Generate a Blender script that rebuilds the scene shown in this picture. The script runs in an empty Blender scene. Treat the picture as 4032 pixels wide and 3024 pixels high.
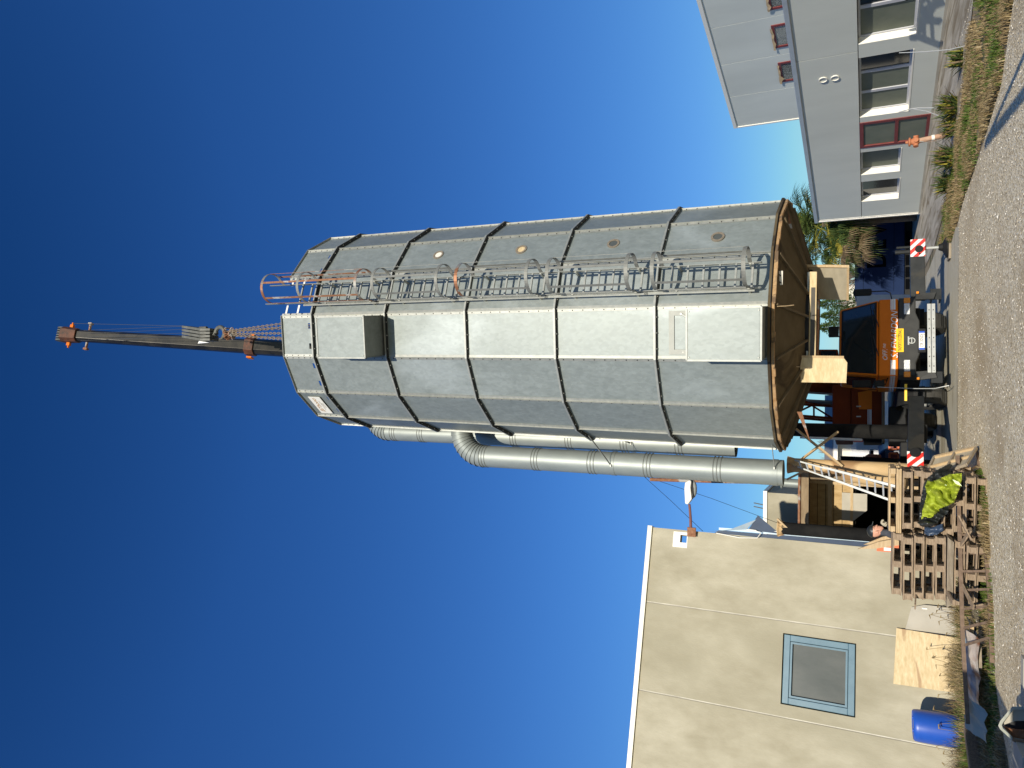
import bpy, bmesh, math, random
from mathutils import Vector, Matrix
random.seed(7)
R_=math.radians; sin,cos,pi=math.sin,math.cos,math.pi
scene=bpy.context.scene; col=scene.collection
# ---------------------------------------------------------------- camera (portrait photo stored on its side: rolled 90 deg)
F=2900.; TH=math.atan(1414/2900.); RO=math.atan(43/5948.); EYE=1.65
_f=Vector((0,cos(TH),sin(TH))); _u0=Vector((0,-sin(TH),cos(TH))); _r0=Vector((1,0,0))
_r=_r0*cos(RO)+_u0*sin(RO); _u=_u0*cos(RO)-_r0*sin(RO)
cam_d=bpy.data.cameras.new('camera'); cam=bpy.data.objects.new('camera',cam_d); col.objects.link(cam)
m=Matrix.Identity(4)
for i in range(3): m[i][0]=-_u[i]; m[i][1]=_r[i]; m[i][2]=-_f[i]
m[0][3]=0; m[1][3]=0; m[2][3]=EYE
cam.matrix_world=m
cam_d.sensor_width=36; cam_d.lens=36*F/4032; cam_d.clip_start=0.05; cam_d.clip_end=1500
scene.camera=cam
# ---------------------------------------------------------------- sky and sun
SAZ,SEL=178.0,17.4
w=bpy.data.worlds.new('World'); scene.world=w; w.use_nodes=True
nt=w.node_tree; nt.nodes.clear()
sky=nt.nodes.new('ShaderNodeTexSky'); sky.sky_type='NISHITA'; sky.sun_disc=False
sky.sun_elevation=R_(SEL); sky.sun_rotation=R_(SAZ); sky.air_density=1.0; sky.dust_density=0.15; sky.ozone_density=3.0
hs=nt.nodes.new('ShaderNodeHueSaturation'); hs.inputs['Saturation'].default_value=1.12; hs.inputs['Hue'].default_value=.502
bg=nt.nodes.new('ShaderNodeBackground'); bg.inputs['Strength'].default_value=0.15
wo=nt.nodes.new('ShaderNodeOutputWorld')
tcw=nt.nodes.new('ShaderNodeTexCoord'); sxyz=nt.nodes.new('ShaderNodeSeparateXYZ'); asn=nt.nodes.new('ShaderNodeMath'); asn.operation='ARCSINE'
dv=nt.nodes.new('ShaderNodeMath'); dv.operation='DIVIDE'; dv.inputs[1].default_value=pi/2; grd=nt.nodes.new('ShaderNodeValToRGB'); mul=nt.nodes.new('ShaderNodeMix'); mul.data_type='RGBA'; mul.blend_type='MULTIPLY'; mul.inputs[0].default_value=1
nt.links.new(tcw.outputs['Generated'],sxyz.inputs[0]); nt.links.new(sxyz.outputs[2],asn.inputs[0]); nt.links.new(asn.outputs[0],dv.inputs[0]); nt.links.new(dv.outputs[0],grd.inputs[0])
e=grd.color_ramp.elements; e[0].position=.0; e[0].color=(.40,.52,.80,1); e[1].position=1; e[1].color=(.12,.36,.66,1)
for p_,c_ in ((.02,(.41,.55,.74,1)),(.055,(.43,.605,.68,1)),(.122,(.386,.571,.79,1)),(.24,(.358,.585,.864,1)),(.50,(.28,.56,.907,1)),(.67,(.156,.417,.72,1))): k=e.new(p_); k.color=c_
nt.links.new(sky.outputs[0],hs.inputs['Color']); nt.links.new(hs.outputs[0],mul.inputs[6]); nt.links.new(grd.outputs[0],mul.inputs[7]); nt.links.new(mul.outputs[2],bg.inputs[0]); nt.links.new(bg.outputs[0],wo.inputs[0])
sl=bpy.data.lights.new('sun','SUN'); sl.energy=5.0; sl.angle=R_(0.53); sl.color=(1,.93,.80)
so=bpy.data.objects.new('sun',sl); col.objects.link(so)
SD=Vector((sin(R_(SAZ))*cos(R_(SEL)),cos(R_(SAZ))*cos(R_(SEL)),sin(R_(SEL))))
so.rotation_euler=SD.to_track_quat('Z','Y').to_euler(); so.location=SD*60
scene.view_settings.view_transform='Standard'; scene.view_settings.look='None'
scene.view_settings.exposure=0.0; scene.view_settings.gamma=1
scene.render.engine='CYCLES'
# ---------------------------------------------------------------- surveying helpers: a pixel of the photo and a real plane give a real point
def ray(x,y): return _f+_r*((1512-y)/F)+_u*((2016-x)/F)
def G(x,y,z=0.0):
    d=ray(x,y); t=(z-EYE)/d.z; return Vector((d.x*t,d.y*t,z))
def D(x,y,Y):
    d=ray(x,y); t=Y/d.y; return Vector((d.x*t,Y,EYE+d.z*t))
def W(x,y,p,az):
    d=ray(x,y); a=R_(az); n=(cos(a),-sin(a)); t=(p[0]*n[0]+p[1]*n[1])/(d.x*n[0]+d.y*n[1])
    P=(d.x*t,d.y*t); return ((P[0]-p[0])*sin(a)+(P[1]-p[1])*cos(a), EYE+d.z*t)
# ---------------------------------------------------------------- materials
def mat(name,c1,c2=None,scale=3.0,rough=.7,metal=0.,bump=0.,bscale=None,det=6,stretch=(1,1,1),island=0.,c3=None,s3=.6,th3=(.55,.62),voro=0.,vs=40,spec=.5,coat=0.,alpha=1.,trans=0.,emis=None,rvar=0.):
    M=bpy.data.materials.new(name); M.use_nodes=True; n=M.node_tree.nodes; L=M.node_tree.links; B=n['Principled BSDF']
    B.inputs['Roughness'].default_value=rough; B.inputs['Metallic'].default_value=metal
    B.inputs['Specular IOR Level'].default_value=spec; B.inputs['Coat Weight'].default_value=coat
    B.inputs['Transmission Weight'].default_value=trans
    tc=n.new('ShaderNodeTexCoord'); mp=n.new('ShaderNodeMapping'); L.new(tc.outputs['Object'],mp.inputs[0]); mp.inputs['Scale'].default_value=stretch
    c2=c2 or c1
    nz=n.new('ShaderNodeTexNoise'); nz.inputs['Scale'].default_value=scale; nz.inputs['Detail'].default_value=det; nz.inputs['Roughness'].default_value=.62; L.new(mp.outputs[0],nz.inputs['Vector'])
    rp=n.new('ShaderNodeMapRange'); rp.inputs[1].default_value=.32; rp.inputs[2].default_value=.68; L.new(nz.outputs[0],rp.inputs[0])
    mx=n.new('ShaderNodeMix'); mx.data_type='RGBA'; L.new(rp.outputs[0],mx.inputs[0]); mx.inputs[6].default_value=(*c1,1); mx.inputs[7].default_value=(*c2,1)
    out=mx.outputs[2]
    if c3:
        n3=n.new('ShaderNodeTexNoise'); n3.inputs['Scale'].default_value=s3; n3.inputs['Detail'].default_value=5; n3.inputs['Distortion'].default_value=.6; L.new(mp.outputs[0],n3.inputs['Vector'])
        r3=n.new('ShaderNodeMapRange'); r3.inputs[1].default_value=th3[0]; r3.inputs[2].default_value=th3[1]; L.new(n3.outputs[0],r3.inputs[0])
        m3=n.new('ShaderNodeMix'); m3.data_type='RGBA'; L.new(r3.outputs[0],m3.inputs[0]); L.new(out,m3.inputs[6]); m3.inputs[7].default_value=(*c3,1); out=m3.outputs[2]
    if voro:
        v=n.new('ShaderNodeTexVoronoi'); v.inputs['Scale'].default_value=vs; L.new(mp.outputs[0],v.inputs['Vector'])
        bw=n.new('ShaderNodeSeparateColor'); L.new(v.outputs['Color'],bw.inputs[0])
        mr=n.new('ShaderNodeMapRange'); mr.inputs[3].default_value=1-voro; mr.inputs[4].default_value=1+voro; L.new(bw.outputs[0],mr.inputs[0])
        mm=n.new('ShaderNodeVectorMath'); mm.operation='SCALE'; L.new(out,mm.inputs[0]); L.new(mr.outputs[0],mm.inputs['Scale']); out=mm.outputs[0]
    if island:
        g=n.new('ShaderNodeNewGeometry'); mr=n.new('ShaderNodeMapRange'); mr.inputs[3].default_value=1-island; mr.inputs[4].default_value=1+island; L.new(g.outputs['Random Per Island'],mr.inputs[0])
        mm=n.new('ShaderNodeVectorMath'); mm.operation='SCALE'; L.new(out,mm.inputs[0]); L.new(mr.outputs[0],mm.inputs['Scale']); out=mm.outputs[0]
    L.new(out,B.inputs['Base Color'])
    if rvar:
        mr=n.new('ShaderNodeMapRange'); mr.inputs[3].default_value=rough-rvar; mr.inputs[4].default_value=rough+rvar; L.new(nz.outputs[0],mr.inputs[0]); L.new(mr.outputs[0],B.inputs['Roughness'])
    if bump:
        b=n.new('ShaderNodeBump'); b.inputs['Strength'].default_value=bump; b.inputs['Distance'].default_value=.02
        nb=n.new('ShaderNodeTexNoise'); nb.inputs['Scale'].default_value=bscale or scale*4; nb.inputs['Detail'].default_value=6; L.new(mp.outputs[0],nb.inputs['Vector'])
        L.new(nb.outputs[0],b.inputs['Height']); L.new(b.outputs[0],B.inputs['Normal'])
    if emis: B.inputs['Emission Color'].default_value=(*emis,1); B.inputs['Emission Strength'].default_value=1
    return M
def ramp_island(name,cols,rough=.6,trans=.0):
    M=bpy.data.materials.new(name); M.use_nodes=True; n=M.node_tree.nodes; L=M.node_tree.links; B=n['Principled BSDF']
    g=n.new('ShaderNodeNewGeometry'); r=n.new('ShaderNodeValToRGB'); L.new(g.outputs['Random Per Island'],r.inputs[0])
    e=r.color_ramp.elements
    e[0].color=(*cols[0],1); e[1].color=(*cols[-1],1)
    for i,c in enumerate(cols[1:-1]): k=e.new((i+1)/(len(cols)-1)); k.color=(*c,1)
    L.new(r.outputs[0],B.inputs['Base Color']); B.inputs['Roughness'].default_value=rough; B.inputs['Specular IOR Level'].default_value=.3
    return M
M={}
GV=dict(scale=7,metal=.27,rvar=.05,bump=.02,bscale=3,voro=.07,vs=22,island=.15)
M['galv']=mat('galvanised_sheet',(.208,.232,.217),(.252,.279,.263),rough=.50,c3=(.31,.342,.33),s3=.55,th3=(.57,.66),stretch=(1,1,.55),**GV)
M['galvd']=mat('galvanised_strip',(.28,.29,.26),(.37,.37,.33),scale=12,rough=.5,metal=.35,island=.12)
M['galvp']=mat('galvanised_duct',(.26,.285,.262),(.32,.345,.32),scale=4,rough=.50,metal=.35,island=.05,bump=.04,bscale=3,stretch=(1,1,.4))
M['seamd']=mat('duct_seam_band',(.17,.18,.165),(.23,.24,.22),scale=8,rough=.55,metal=.3)
M['hoop']=mat('cage_hoop_grey',(.17,.17,.15),(.25,.25,.22),scale=6,rough=.6,metal=.2)
M['hatchm']=mat('hatch_frame_cream',(.36,.36,.31),(.42,.42,.36),scale=6,rough=.6)
M['zinc']=mat('pale_zinc',(.42,.42,.37),(.52,.52,.46),scale=8,rough=.5,metal=.3)
M['bolt']=mat('dark_bolt',(.03,.026,.022),(.06,.05,.042),scale=30,rough=.6,metal=.4)
M['portf']=mat('dull_brown_ring',(.17,.14,.10),(.25,.21,.16),scale=20,rough=.8)
M['rust']=mat('rusty_steel',(.20,.08,.035),(.34,.17,.09),scale=14,rough=.85,metal=.1,c3=(.42,.40,.36),s3=3)
M['rustcage']=mat('cage_strap',(.26,.25,.22),(.33,.32,.28),scale=6,rough=.5,metal=.4,c3=(.30,.13,.06),s3=1.2,th3=(.5,.56))
M['conc']=mat('concrete_panel',(.33,.295,.205),(.47,.43,.32),scale=1.7,rough=.9,bump=.2,bscale=30,c3=(.30,.27,.185),s3=.55,th3=(.45,.75),stretch=(1,1,.5),det=12)
M['concd']=mat('concrete_joint',(.30,.27,.22),(.42,.39,.33),scale=3,rough=.95)
M['seal']=mat('joint_sealant',(.46,.43,.34),(.66,.62,.50),scale=3,rough=.9)
M['coping']=mat('cream_coping',(.74,.70,.58),(.78,.74,.62),scale=2,rough=.5)
M['grey']=mat('grey_render',(.62,.64,.575),(.67,.69,.62),scale=1.2,rough=.9,bump=.05,bscale=40,stretch=(1,1,.25),c3=(.58,.60,.54),s3=.5,th3=(.45,.7))
M['greyt']=mat('grey_trim',(.46,.47,.48),(.52,.53,.54),scale=3,rough=.4,metal=.3)
M['white']=mat('white_paint',(.80,.77,.68),(.84,.81,.73),scale=5,rough=.55)
M['alu']=mat('aluminium',(.42,.425,.40),(.54,.545,.51),scale=8,rough=.45,metal=.3)
M['glass']=mat('dark_glass',(.012,.018,.02),(.02,.028,.03),scale=1.5,rough=.06,spec=.8)
M['glassg']=mat('dusty_glass',(.06,.068,.062),(.10,.105,.095),scale=2.2,rough=.3,det=9,stretch=(1,1,.5),spec=.4)
M['blind']=mat('green_blind',(.13,.15,.11),(.17,.185,.14),scale=2,rough=.7)
M['redf']=mat('dark_red_frame',(.16,.025,.022),(.22,.04,.035),scale=5,rough=.45)
M['bluef']=mat('blue_frame',(.085,.165,.215),(.12,.21,.26),scale=4,rough=.4)
M['ply']=mat('weathered_plywood',(.52,.39,.20),(.72,.57,.34),scale=6,rough=.8,stretch=(1,1,3.5),c3=(.42,.28,.15),s3=1.1,th3=(.60,.66),det=10)
M['slab']=mat('grey_board',(.40,.37,.30),(.48,.44,.36),scale=2,rough=.9)
M['blue']=mat('blue_plastic',(.012,.075,.40),(.016,.09,.46),scale=3,rough=.38)
M['wood']=mat('pallet_wood',(.17,.115,.07),(.34,.255,.17),scale=7,rough=.85,stretch=(1,6,6),island=.45,bump=.1)
M['woodn']=mat('new_pale_board',(.42,.29,.15),(.54,.40,.23),scale=7,rough=.8,stretch=(1,6,6),island=.15)
M['woodg']=mat('old_grey_timber',(.24,.19,.13),(.36,.30,.22),scale=5,rough=.9,stretch=(1,5,5),island=.2,bump=.1)
M['timber']=mat('dark_timber',(.20,.14,.08),(.30,.22,.13),scale=4,rough=.9,stretch=(1,3,3))
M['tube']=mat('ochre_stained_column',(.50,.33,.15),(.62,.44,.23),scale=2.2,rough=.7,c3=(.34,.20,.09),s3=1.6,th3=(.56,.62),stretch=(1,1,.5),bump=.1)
M['tube_shade']=mat('shade_black',(.010,.010,.010),(.022,.021,.019),scale=3,rough=.95,spec=.1)  # near-black copy of the column colour, shade painted in
M['hop']=mat('hopper_steel',(.085,.062,.032),(.13,.098,.055),scale=2,rough=.85,c3=(.05,.035,.02),s3=1.2,spec=.2)
M['hoprib']=mat('hopper_rib',(.10,.07,.035),(.15,.11,.06),scale=4,rough=.9)
M['rim']=mat('flaking_rim',(.30,.16,.06),(.46,.31,.16),scale=5,rough=.9,bump=.4,c3=(.14,.09,.05),s3=3)
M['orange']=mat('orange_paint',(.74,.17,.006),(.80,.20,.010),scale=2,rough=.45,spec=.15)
M['orange_shade']=mat('shaded_orange_paint',(.17,.025,.004),(.23,.038,.006),scale=2,rough=.55,spec=.12)  # crane orange darkened to carry the deep shade under the silo
M['black']=mat('black_plastic',(.012,.012,.012),(.020,.020,.019),scale=5,rough=.6,spec=.2)
M['dgrey']=mat('dark_grey_plastic',(.042,.042,.040),(.058,.058,.054),scale=5,rough=.6,spec=.2)
M['steel']=mat('outrigger_steel',(.018,.020,.021),(.032,.034,.034),scale=4,rough=.5,metal=.1,c3=(.04,.038,.032),s3=2,spec=.25)
M['tyre']=mat('tyre_rubber',(.035,.034,.03),(.06,.057,.05),scale=12,rough=.85,bump=.3)
M['rwhite']=mat('reflective_white',(.85,.83,.78),rough=.4)
M['rred']=mat('reflective_red',(.75,.03,.02),rough=.4)
M['stripe']=mat('white_stripe',(.80,.80,.78),rough=.4)
M['yellow']=mat('yellow_sign',(.88,.56,.01),rough=.4)
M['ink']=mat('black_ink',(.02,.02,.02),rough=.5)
M['lens']=mat('headlight_glint',(.75,.76,.74),(.95,.95,.92),scale=60,rough=.25,metal=.25,bump=.6)  # near-white base colour stands in for the glint
M['amber']=mat('amber_lens',(.75,.22,.01),(.85,.3,.02),scale=30,rough=.2)
M['eublue']=mat('plate_blue',(.01,.08,.5),rough=.4)
M['boom']=mat('greasy_boom_steel',(.022,.019,.014),(.05,.043,.03),scale=2.5,rough=.38,metal=.35,c3=(.02,.018,.014),s3=2,stretch=(1,1,1))
M['collar']=mat('greasy_orange_steel',(.04,.02,.01),(.17,.055,.02),scale=5,rough=.6)
M['rope']=mat('steel_rope',(.16,.17,.17),rough=.4,metal=.6)
M['hookg']=mat('hook_block_grey',(.07,.072,.06),(.14,.14,.12),scale=6,rough=.6,metal=.2)
M['chain']=mat('rusty_chain',(.30,.21,.13),(.42,.36,.28),scale=25,rough=.6,metal=.5)
M['navy']=mat('navy_lorry_side',(.010,.022,.066),(.013,.028,.078),scale=1,rough=.7,spec=.1)
M['navyd']=mat('black_lettering',(.0015,.002,.003),rough=.8,spec=.05)
M['grav']=None
M['lime']=mat('lime_tarpaulin',(.31,.38,.025),(.44,.50,.055),scale=5,rough=.45,bump=.3,bscale=14)
M['shedw']=mat('ochre_shed_plank',(.34,.22,.09),(.50,.35,.17),scale=4,rough=.85,stretch=(3,1,1),island=.2)
M['btarp']=mat('black_tarpaulin',(.012,.014,.014),(.028,.032,.03),scale=6,rough=.4,bump=.3)
M['skin']=mat('skin',(.62,.30,.19),(.68,.35,.23),scale=8,rough=.6)
M['jacket']=mat('grey_jacket',(.05,.055,.065),(.08,.085,.095),scale=8,rough=.9)
M['glove']=mat('beige_glove',(.42,.36,.25),(.5,.44,.32),scale=10,rough=.9)
M['hyd']=mat('red_rust_hydrant',(.42,.13,.05),(.52,.21,.10),scale=12,rough=.8,bump=.3)
M['hydp']=mat('pinkish_pipe',(.42,.24,.15),(.55,.36,.25),scale=9,rough=.85)
M['cream']=mat('cream_wall',(.72,.68,.58),(.78,.74,.65),scale=1,rough=.85)
M['roofg']=mat('grey_roof_tiles',(.22,.21,.19),(.32,.30,.27),scale=8,rough=.9,stretch=(1,1,4))
M['bark']=mat('bark',(.13,.09,.06),(.2,.15,.1),scale=8,rough=.95)
M['orangeb']=mat('orange_bin',(.62,.12,.03),(.7,.17,.05),scale=4,rough=.5)
M['bfr']=mat('brown_paper',(.45,.32,.17),(.55,.40,.23),scale=6,rough=.9)
M['flash']=mat('pale_blue_flashing',(.46,.58,.66),(.60,.70,.76),scale=3,rough=.35,metal=.3)
M['flashd']=mat('dark_blue_flashing',(.025,.045,.085),(.035,.06,.11),scale=3,rough=.4)
# ---------------------------------------------------------------- mesh builder
class MB:
    def __init__(s): s.v=[]; s.f=[]
    def add(s,vs,fs): 
        o=len(s.v); s.v+=[Vector(v) for v in vs]; s.f+=[tuple(i+o for i in f) for f in fs]; return s
    def quad(s,*p): return s.add(p,[tuple(range(len(p)))])
    def hexa(s,b,t):  # bottom 4, top 4
        return s.add(list(b)+list(t),[(3,2,1,0),(4,5,6,7),(0,1,5,4),(1,2,6,5),(2,3,7,6),(3,0,4,7)])
    def box(s,c,d,X=Vector((1,0,0)),Y=Vector((0,1,0)),Z=Vector((0,0,1))):
        c=Vector(c); a=[c+X*(sx*d[0]/2)+Y*(sy*d[1]/2)+Z*(sz*d[2]/2) for sz in(-1,1) for sx,sy in((-1,-1),(1,-1),(1,1),(-1,1))]
        return s.hexa(a[:4],a[4:])
    def bar(s,p,q,w=.05,h=None,up=Vector((0,0,1))):
        p=Vector(p);q=Vector(q); Y=(q-p); L=Y.length
        if L<1e-6: return s
        Y=Y/L; X=Y.cross(up)
        if X.length<1e-3: X=Y.cross(Vector((0,1,0)))
        X.normalize(); Z=X.cross(Y); return s.box((p+q)/2,(w,L,h or w),X,Y,Z)
    def ring(s,c,r,A,B,n): return [Vector(c)+A*(r*cos(2*pi*i/n))+B*(r*sin(2*pi*i/n)) for i in range(n)]
    def cyl(s,p,q,r0,r1=None,n=16,caps=True):
        p=Vector(p);q=Vector(q); r1=r0 if r1 is None else r1; Z=(q-p).normalized()
        A=Z.cross(Vector((0,0,1)) if abs(Z.z)<.9 else Vector((1,0,0))).normalized(); B=Z.cross(A)
        a=s.ring(p,r0,A,B,n);b=s.ring(q,r1,A,B,n); fs=[(i,(i+1)%n,n+(i+1)%n,n+i) for i in range(n)]
        if caps: fs+=[tuple(range(n-1,-1,-1)),tuple(range(n,2*n))]
        return s.add(a+b,fs)
    def tube(s,pts,r,n=8,caps=True):
        pts=[Vector(p) for p in pts]; rr=r if isinstance(r,(list,tuple)) else [r]*len(pts); vs=[]; A=None
        for i,p in enumerate(pts):
            T=(pts[min(i+1,len(pts)-1)]-pts[max(i-1,0)]).normalized()
            if A is None: A=T.cross(Vector((0,0,1)) if abs(T.z)<.9 else Vector((1,0,0))).normalized()
            else: A=(A-T*A.dot(T)).normalized()
            vs+=s.ring(p,rr[i],A,T.cross(A),n)
        k=len(pts); fs=[(j*n+i,j*n+(i+1)%n,(j+1)*n+(i+1)%n,(j+1)*n+i) for j in range(k-1) for i in range(n)]
        if caps: fs+=[tuple(range(n-1,-1,-1)),tuple(range((k-1)*n,k*n))]
        return s.add(vs,fs)
    def lathe(s,c,prof,n=24,caps=True):
        c=Vector(c); vs=[]; 
        for r,z in prof: vs+=[c+Vector((r*cos(2*pi*i/n),r*sin(2*pi*i/n),z)) for i in range(n)]
        k=len(prof); fs=[(j*n+i,j*n+(i+1)%n,(j+1)*n+(i+1)%n,(j+1)*n+i) for j in range(k-1) for i in range(n)]
        if caps: fs+=[tuple(range(n-1,-1,-1)),tuple(range((k-1)*n,k*n))]
        return s.add(vs,fs)
    def prism(s,pts,off):
        pts=[Vector(p) for p in pts]; off=Vector(off); n=len(pts)
        return s.add(pts+[p+off for p in pts],[tuple(range(n-1,-1,-1)),tuple(range(n,2*n))]+[(i,(i+1)%n,n+(i+1)%n,n+i) for i in range(n)])
    def build(s,name,m,parent=None,smooth=False,bevel=0,mods=None,fixn=True,extra=None):
        nf=len(s.f)
        if extra: s.add(extra[0].v,extra[0].f)
        me=bpy.data.meshes.new(name); me.from_pydata([tuple(v) for v in s.v],[],s.f); me.materials.append(M[m] if isinstance(m,str) else m)
        if fixn:
            b=bmesh.new(); b.from_mesh(me); bmesh.ops.recalc_face_normals(b,faces=b.faces[:]); b.to_mesh(me); b.free()
        if extra:
            me.materials.append(M[extra[1]])
            for i in range(nf,len(s.f)): me.polygons[i].material_index=1
        o=bpy.data.objects.new(name,me); col.objects.link(o)
        if smooth:
            for p in me.polygons: p.use_smooth=True
            try:
                me.set_sharp_from_angle(angle=R_(35))
            except Exception: pass
        if bevel:
            bm=o.modifiers.new('bevel','BEVEL'); bm.width=bevel; bm.segments=2; bm.limit_method='ANGLE'
        if parent is not None:
            o.parent=parent
            if parent.type=='EMPTY' and not parent.get('_local'): o.matrix_parent_inverse=parent.matrix_basis.inverted()
        return o
def thing(name,label,cat,loc=(0,0,0),rot=None,group=None,local=False):
    o=bpy.data.objects.new(name,None); col.objects.link(o); o.location=loc; o.empty_display_size=.2
    if rot: o.rotation_euler=rot
    if local: o['_local']=1
    return tag(o,label,cat,group)
def tag(o,label=None,cat=None,group=None,kind=None):
    if label: o['label']=label
    if cat: o['category']=cat
    if group: o['group']=group
    if kind: o['kind']=kind
    return o
def kids(o): return [c for c in bpy.data.objects if c.parent==o]
def dup(o,parent=None,label=None):
    c=o.copy(); col.objects.link(c)
    if parent is not None: c.parent=parent
    if label: c['label']=label
    for k in kids(o): dup(k,c)
    return c
def text(name,body,P,right,up,size,m,parent,shear=0,depth=.002,bold=0,xs=1.,align='CENTER',space=1.):
    cu=bpy.data.curves.new(name,'FONT'); cu.body=body; cu.size=size; cu.extrude=depth; cu.shear=shear; cu.offset=bold; cu.align_x=align; cu.align_y='CENTER'; cu.space_character=space
    t=bpy.data.objects.new('tmp',cu); col.objects.link(t); bpy.context.view_layer.update()
    me=bpy.data.meshes.new_from_object(t.evaluated_get(bpy.context.evaluated_depsgraph_get())); bpy.data.objects.remove(t)
    right=Vector(right).normalized(); up=Vector(up).normalized(); nn=right.cross(up)
    mm=Matrix.Identity(4)
    for i in range(3): mm[i][0]=right[i]*xs; mm[i][1]=up[i]; mm[i][2]=nn[i]; mm[i][3]=P[i]
    me.transform(mm); me.materials.clear(); me.materials.append(M[m])
    o=bpy.data.objects.new(name,me); col.objects.link(o); o.parent=parent
    if parent.type=='EMPTY' and not parent.get('_local'): o.matrix_parent_inverse=parent.matrix_basis.inverted()
    return o
def azv(az): return Vector((sin(R_(az)),cos(R_(az)),0))
UP=Vector((0,0,1))
# ================================================================= GROUND
def gmat():
    Mx=bpy.data.materials.new('gravel'); Mx.use_nodes=True; n=Mx.node_tree.nodes; L=Mx.node_tree.links; B=n['Principled BSDF']; B.inputs['Roughness'].default_value=.95; B.inputs['Specular IOR Level'].default_value=.2
    tc=n.new('ShaderNodeTexCoord')
    def nz(s,d=6,dist=0):
        x=n.new('ShaderNodeTexNoise'); x.inputs['Scale'].default_value=s; x.inputs['Detail'].default_value=d; x.inputs['Distortion'].default_value=dist; L.new(tc.outputs['Object'],x.inputs['Vector']); return x
    v=n.new('ShaderNodeTexVoronoi'); v.inputs['Scale'].default_value=42; L.new(tc.outputs['Object'],v.inputs['Vector'])
    sc=n.new('ShaderNodeSeparateColor'); L.new(v.outputs['Color'],sc.inputs[0])
    cr=n.new('ShaderNodeValToRGB'); e=cr.color_ramp.elements; e[0].color=(.32,.25,.15,1); e[1].color=(1,.96,.82,1); e[1].position=1
    for p,c in ((.35,(.72,.59,.37,1)),(.7,(.92,.78,.53,1)),(.93,(.98,.88,.66,1))): k=e.new(p); k.color=c
    L.new(sc.outputs[0],cr.inputs[0])
    a=nz(.55,8,.5); r=n.new('ShaderNodeMapRange'); r.inputs[1].default_value=.5; r.inputs[2].default_value=.66; L.new(a.outputs[0],r.inputs[0])
    m1=n.new('ShaderNodeMix'); m1.data_type='RGBA'; m1.inputs[7].default_value=(.50,.38,.22,1)
    ml=n.new('ShaderNodeMath'); ml.operation='MULTIPLY'; ml.inputs[1].default_value=.7; L.new(r.outputs[0],ml.inputs[0]); L.new(ml.outputs[0],m1.inputs[0]); L.new(cr.outputs[0],m1.inputs[6])
    L.new(m1.outputs[2],B.inputs['Base Color'])
    b=n.new('ShaderNodeBump'); b.inputs['Strength'].default_value=.6; b.inputs['Distance'].default_value=.02; L.new(v.outputs['Distance'],b.inputs['Height']); L.new(b.outputs[0],B.inputs['Normal'])
    return Mx
M['grav']=gmat()
M['dirt']=mat('dirt',(.20,.155,.09),(.38,.30,.18),scale=5,rough=.95,bump=.6,bscale=30,c3=(.08,.09,.03),s3=1.5)
M['road']=mat('worn_asphalt',(.52,.475,.35),(.60,.55,.42),scale=3,rough=.9,bump=.3,bscale=60,c3=(.40,.35,.24),s3=.8,stretch=(.4,1.2,1))
M['pave']=mat('stained_concrete_apron',(.36,.31,.23),(.60,.54,.43),scale=1.6,rough=.9,bump=.2,stretch=(2.2,.35,1),c3=(.24,.19,.12),s3=1.3,th3=(.48,.62))
def sheet(name,pts,z,m):
    b=MB(); b.quad(*[Vector((p[0],p[1],z)) for p in pts]); o=b.build(name,m); o['kind']='structure'; return o
sheet('ground',[(-400,-200),(400,-200),(400,900),(-400,900)],-.012,'dirt')
sheet('gravel_yard',[(-5.6,-3),(30,-3),(30,9),(7.2,9),(5.4,11.2),(4.35,12.6),(4.0,14.9),(3.75,17.5),(3.45,18.6),(-2.2,18.2),(-1.6,15.3),(-3.2,13.2),(-4.3,12.9),(-5.2,11.0)],-.004,'grav')
sheet('road',[(-30,18.15),(3.4,18.15),(4.05,22),(3.8,27),(3.9,60),(-30,60)],.0,'road')
sheet('pavement',[(30,12),(30,-2),(14.2,-2),(9.6,9),(7.6,15.2),(6.4,17.0),(5.3,19.0),(4.45,22),(4.15,25),(4.0,60),(9,60),(9,40),(30,30)],.004,'pave')
# ================================================================= SILO
R0=2.455; V0=175.2
SZ=[0.0,2.0,3.99,6.0,8.02,10.08]   # tier heights above base z 3.22
silo=thing('silo','tall sixteen-sided galvanised steel silo with caged ladder, hanging under the crane hook','silo',(1.205,15.78,3.22),rot=(0,R_(.85),0),local=True)
def vtx(k,r=R0,z=0.): a=R_(V0+22.5*k); return Vector((r*sin(a),r*cos(a),z))
def fac(k):  # facet k between vertex k and k+1: centre direction, tangent to the viewer's right, apothem
    a=V0+22.5*k+11.25; n=azv(a); t=azv(a-90); return n,t,R0*cos(R_(11.25))
HALF=R0*sin(R_(11.25))
for ti in range(5):
    b=MB(); z0,z1=SZ[ti],SZ[ti+1]
    for k in range(16):
        A,Bv=vtx(k),vtx(k+1)
        c=(A+Bv)/2; nn=c.normalized()
        # very slightly bulged sheet, split so that each sheet catches light unevenly
        N=6; bul=.012*random.uniform(-.6,1); rows=[]
        vs=[];fs=[]
        for j in range(N+1):
            for i in range(5):
                u=i/4;q=j/N
                vs.append(A.lerp(Bv,u)+UP*(z0+(z1-z0)*q)+nn*(bul*sin(pi*u)*sin(pi*q)))
        for j in range(N):
            for i in range(4): fs.append((j*5+i,j*5+i+1,(j+1)*5+i+1,(j+1)*5+i))
        b.add(vs,fs)
    b.build('shell_ring','galv',silo,smooth=True,fixn=False)
# closed inside so that no light leaks through
b=MB(); b.lathe((0,0,0),[(R0*.93,.02),(R0*.93,10.0)],16); b.build('inner_lining','hop',silo)
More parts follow.
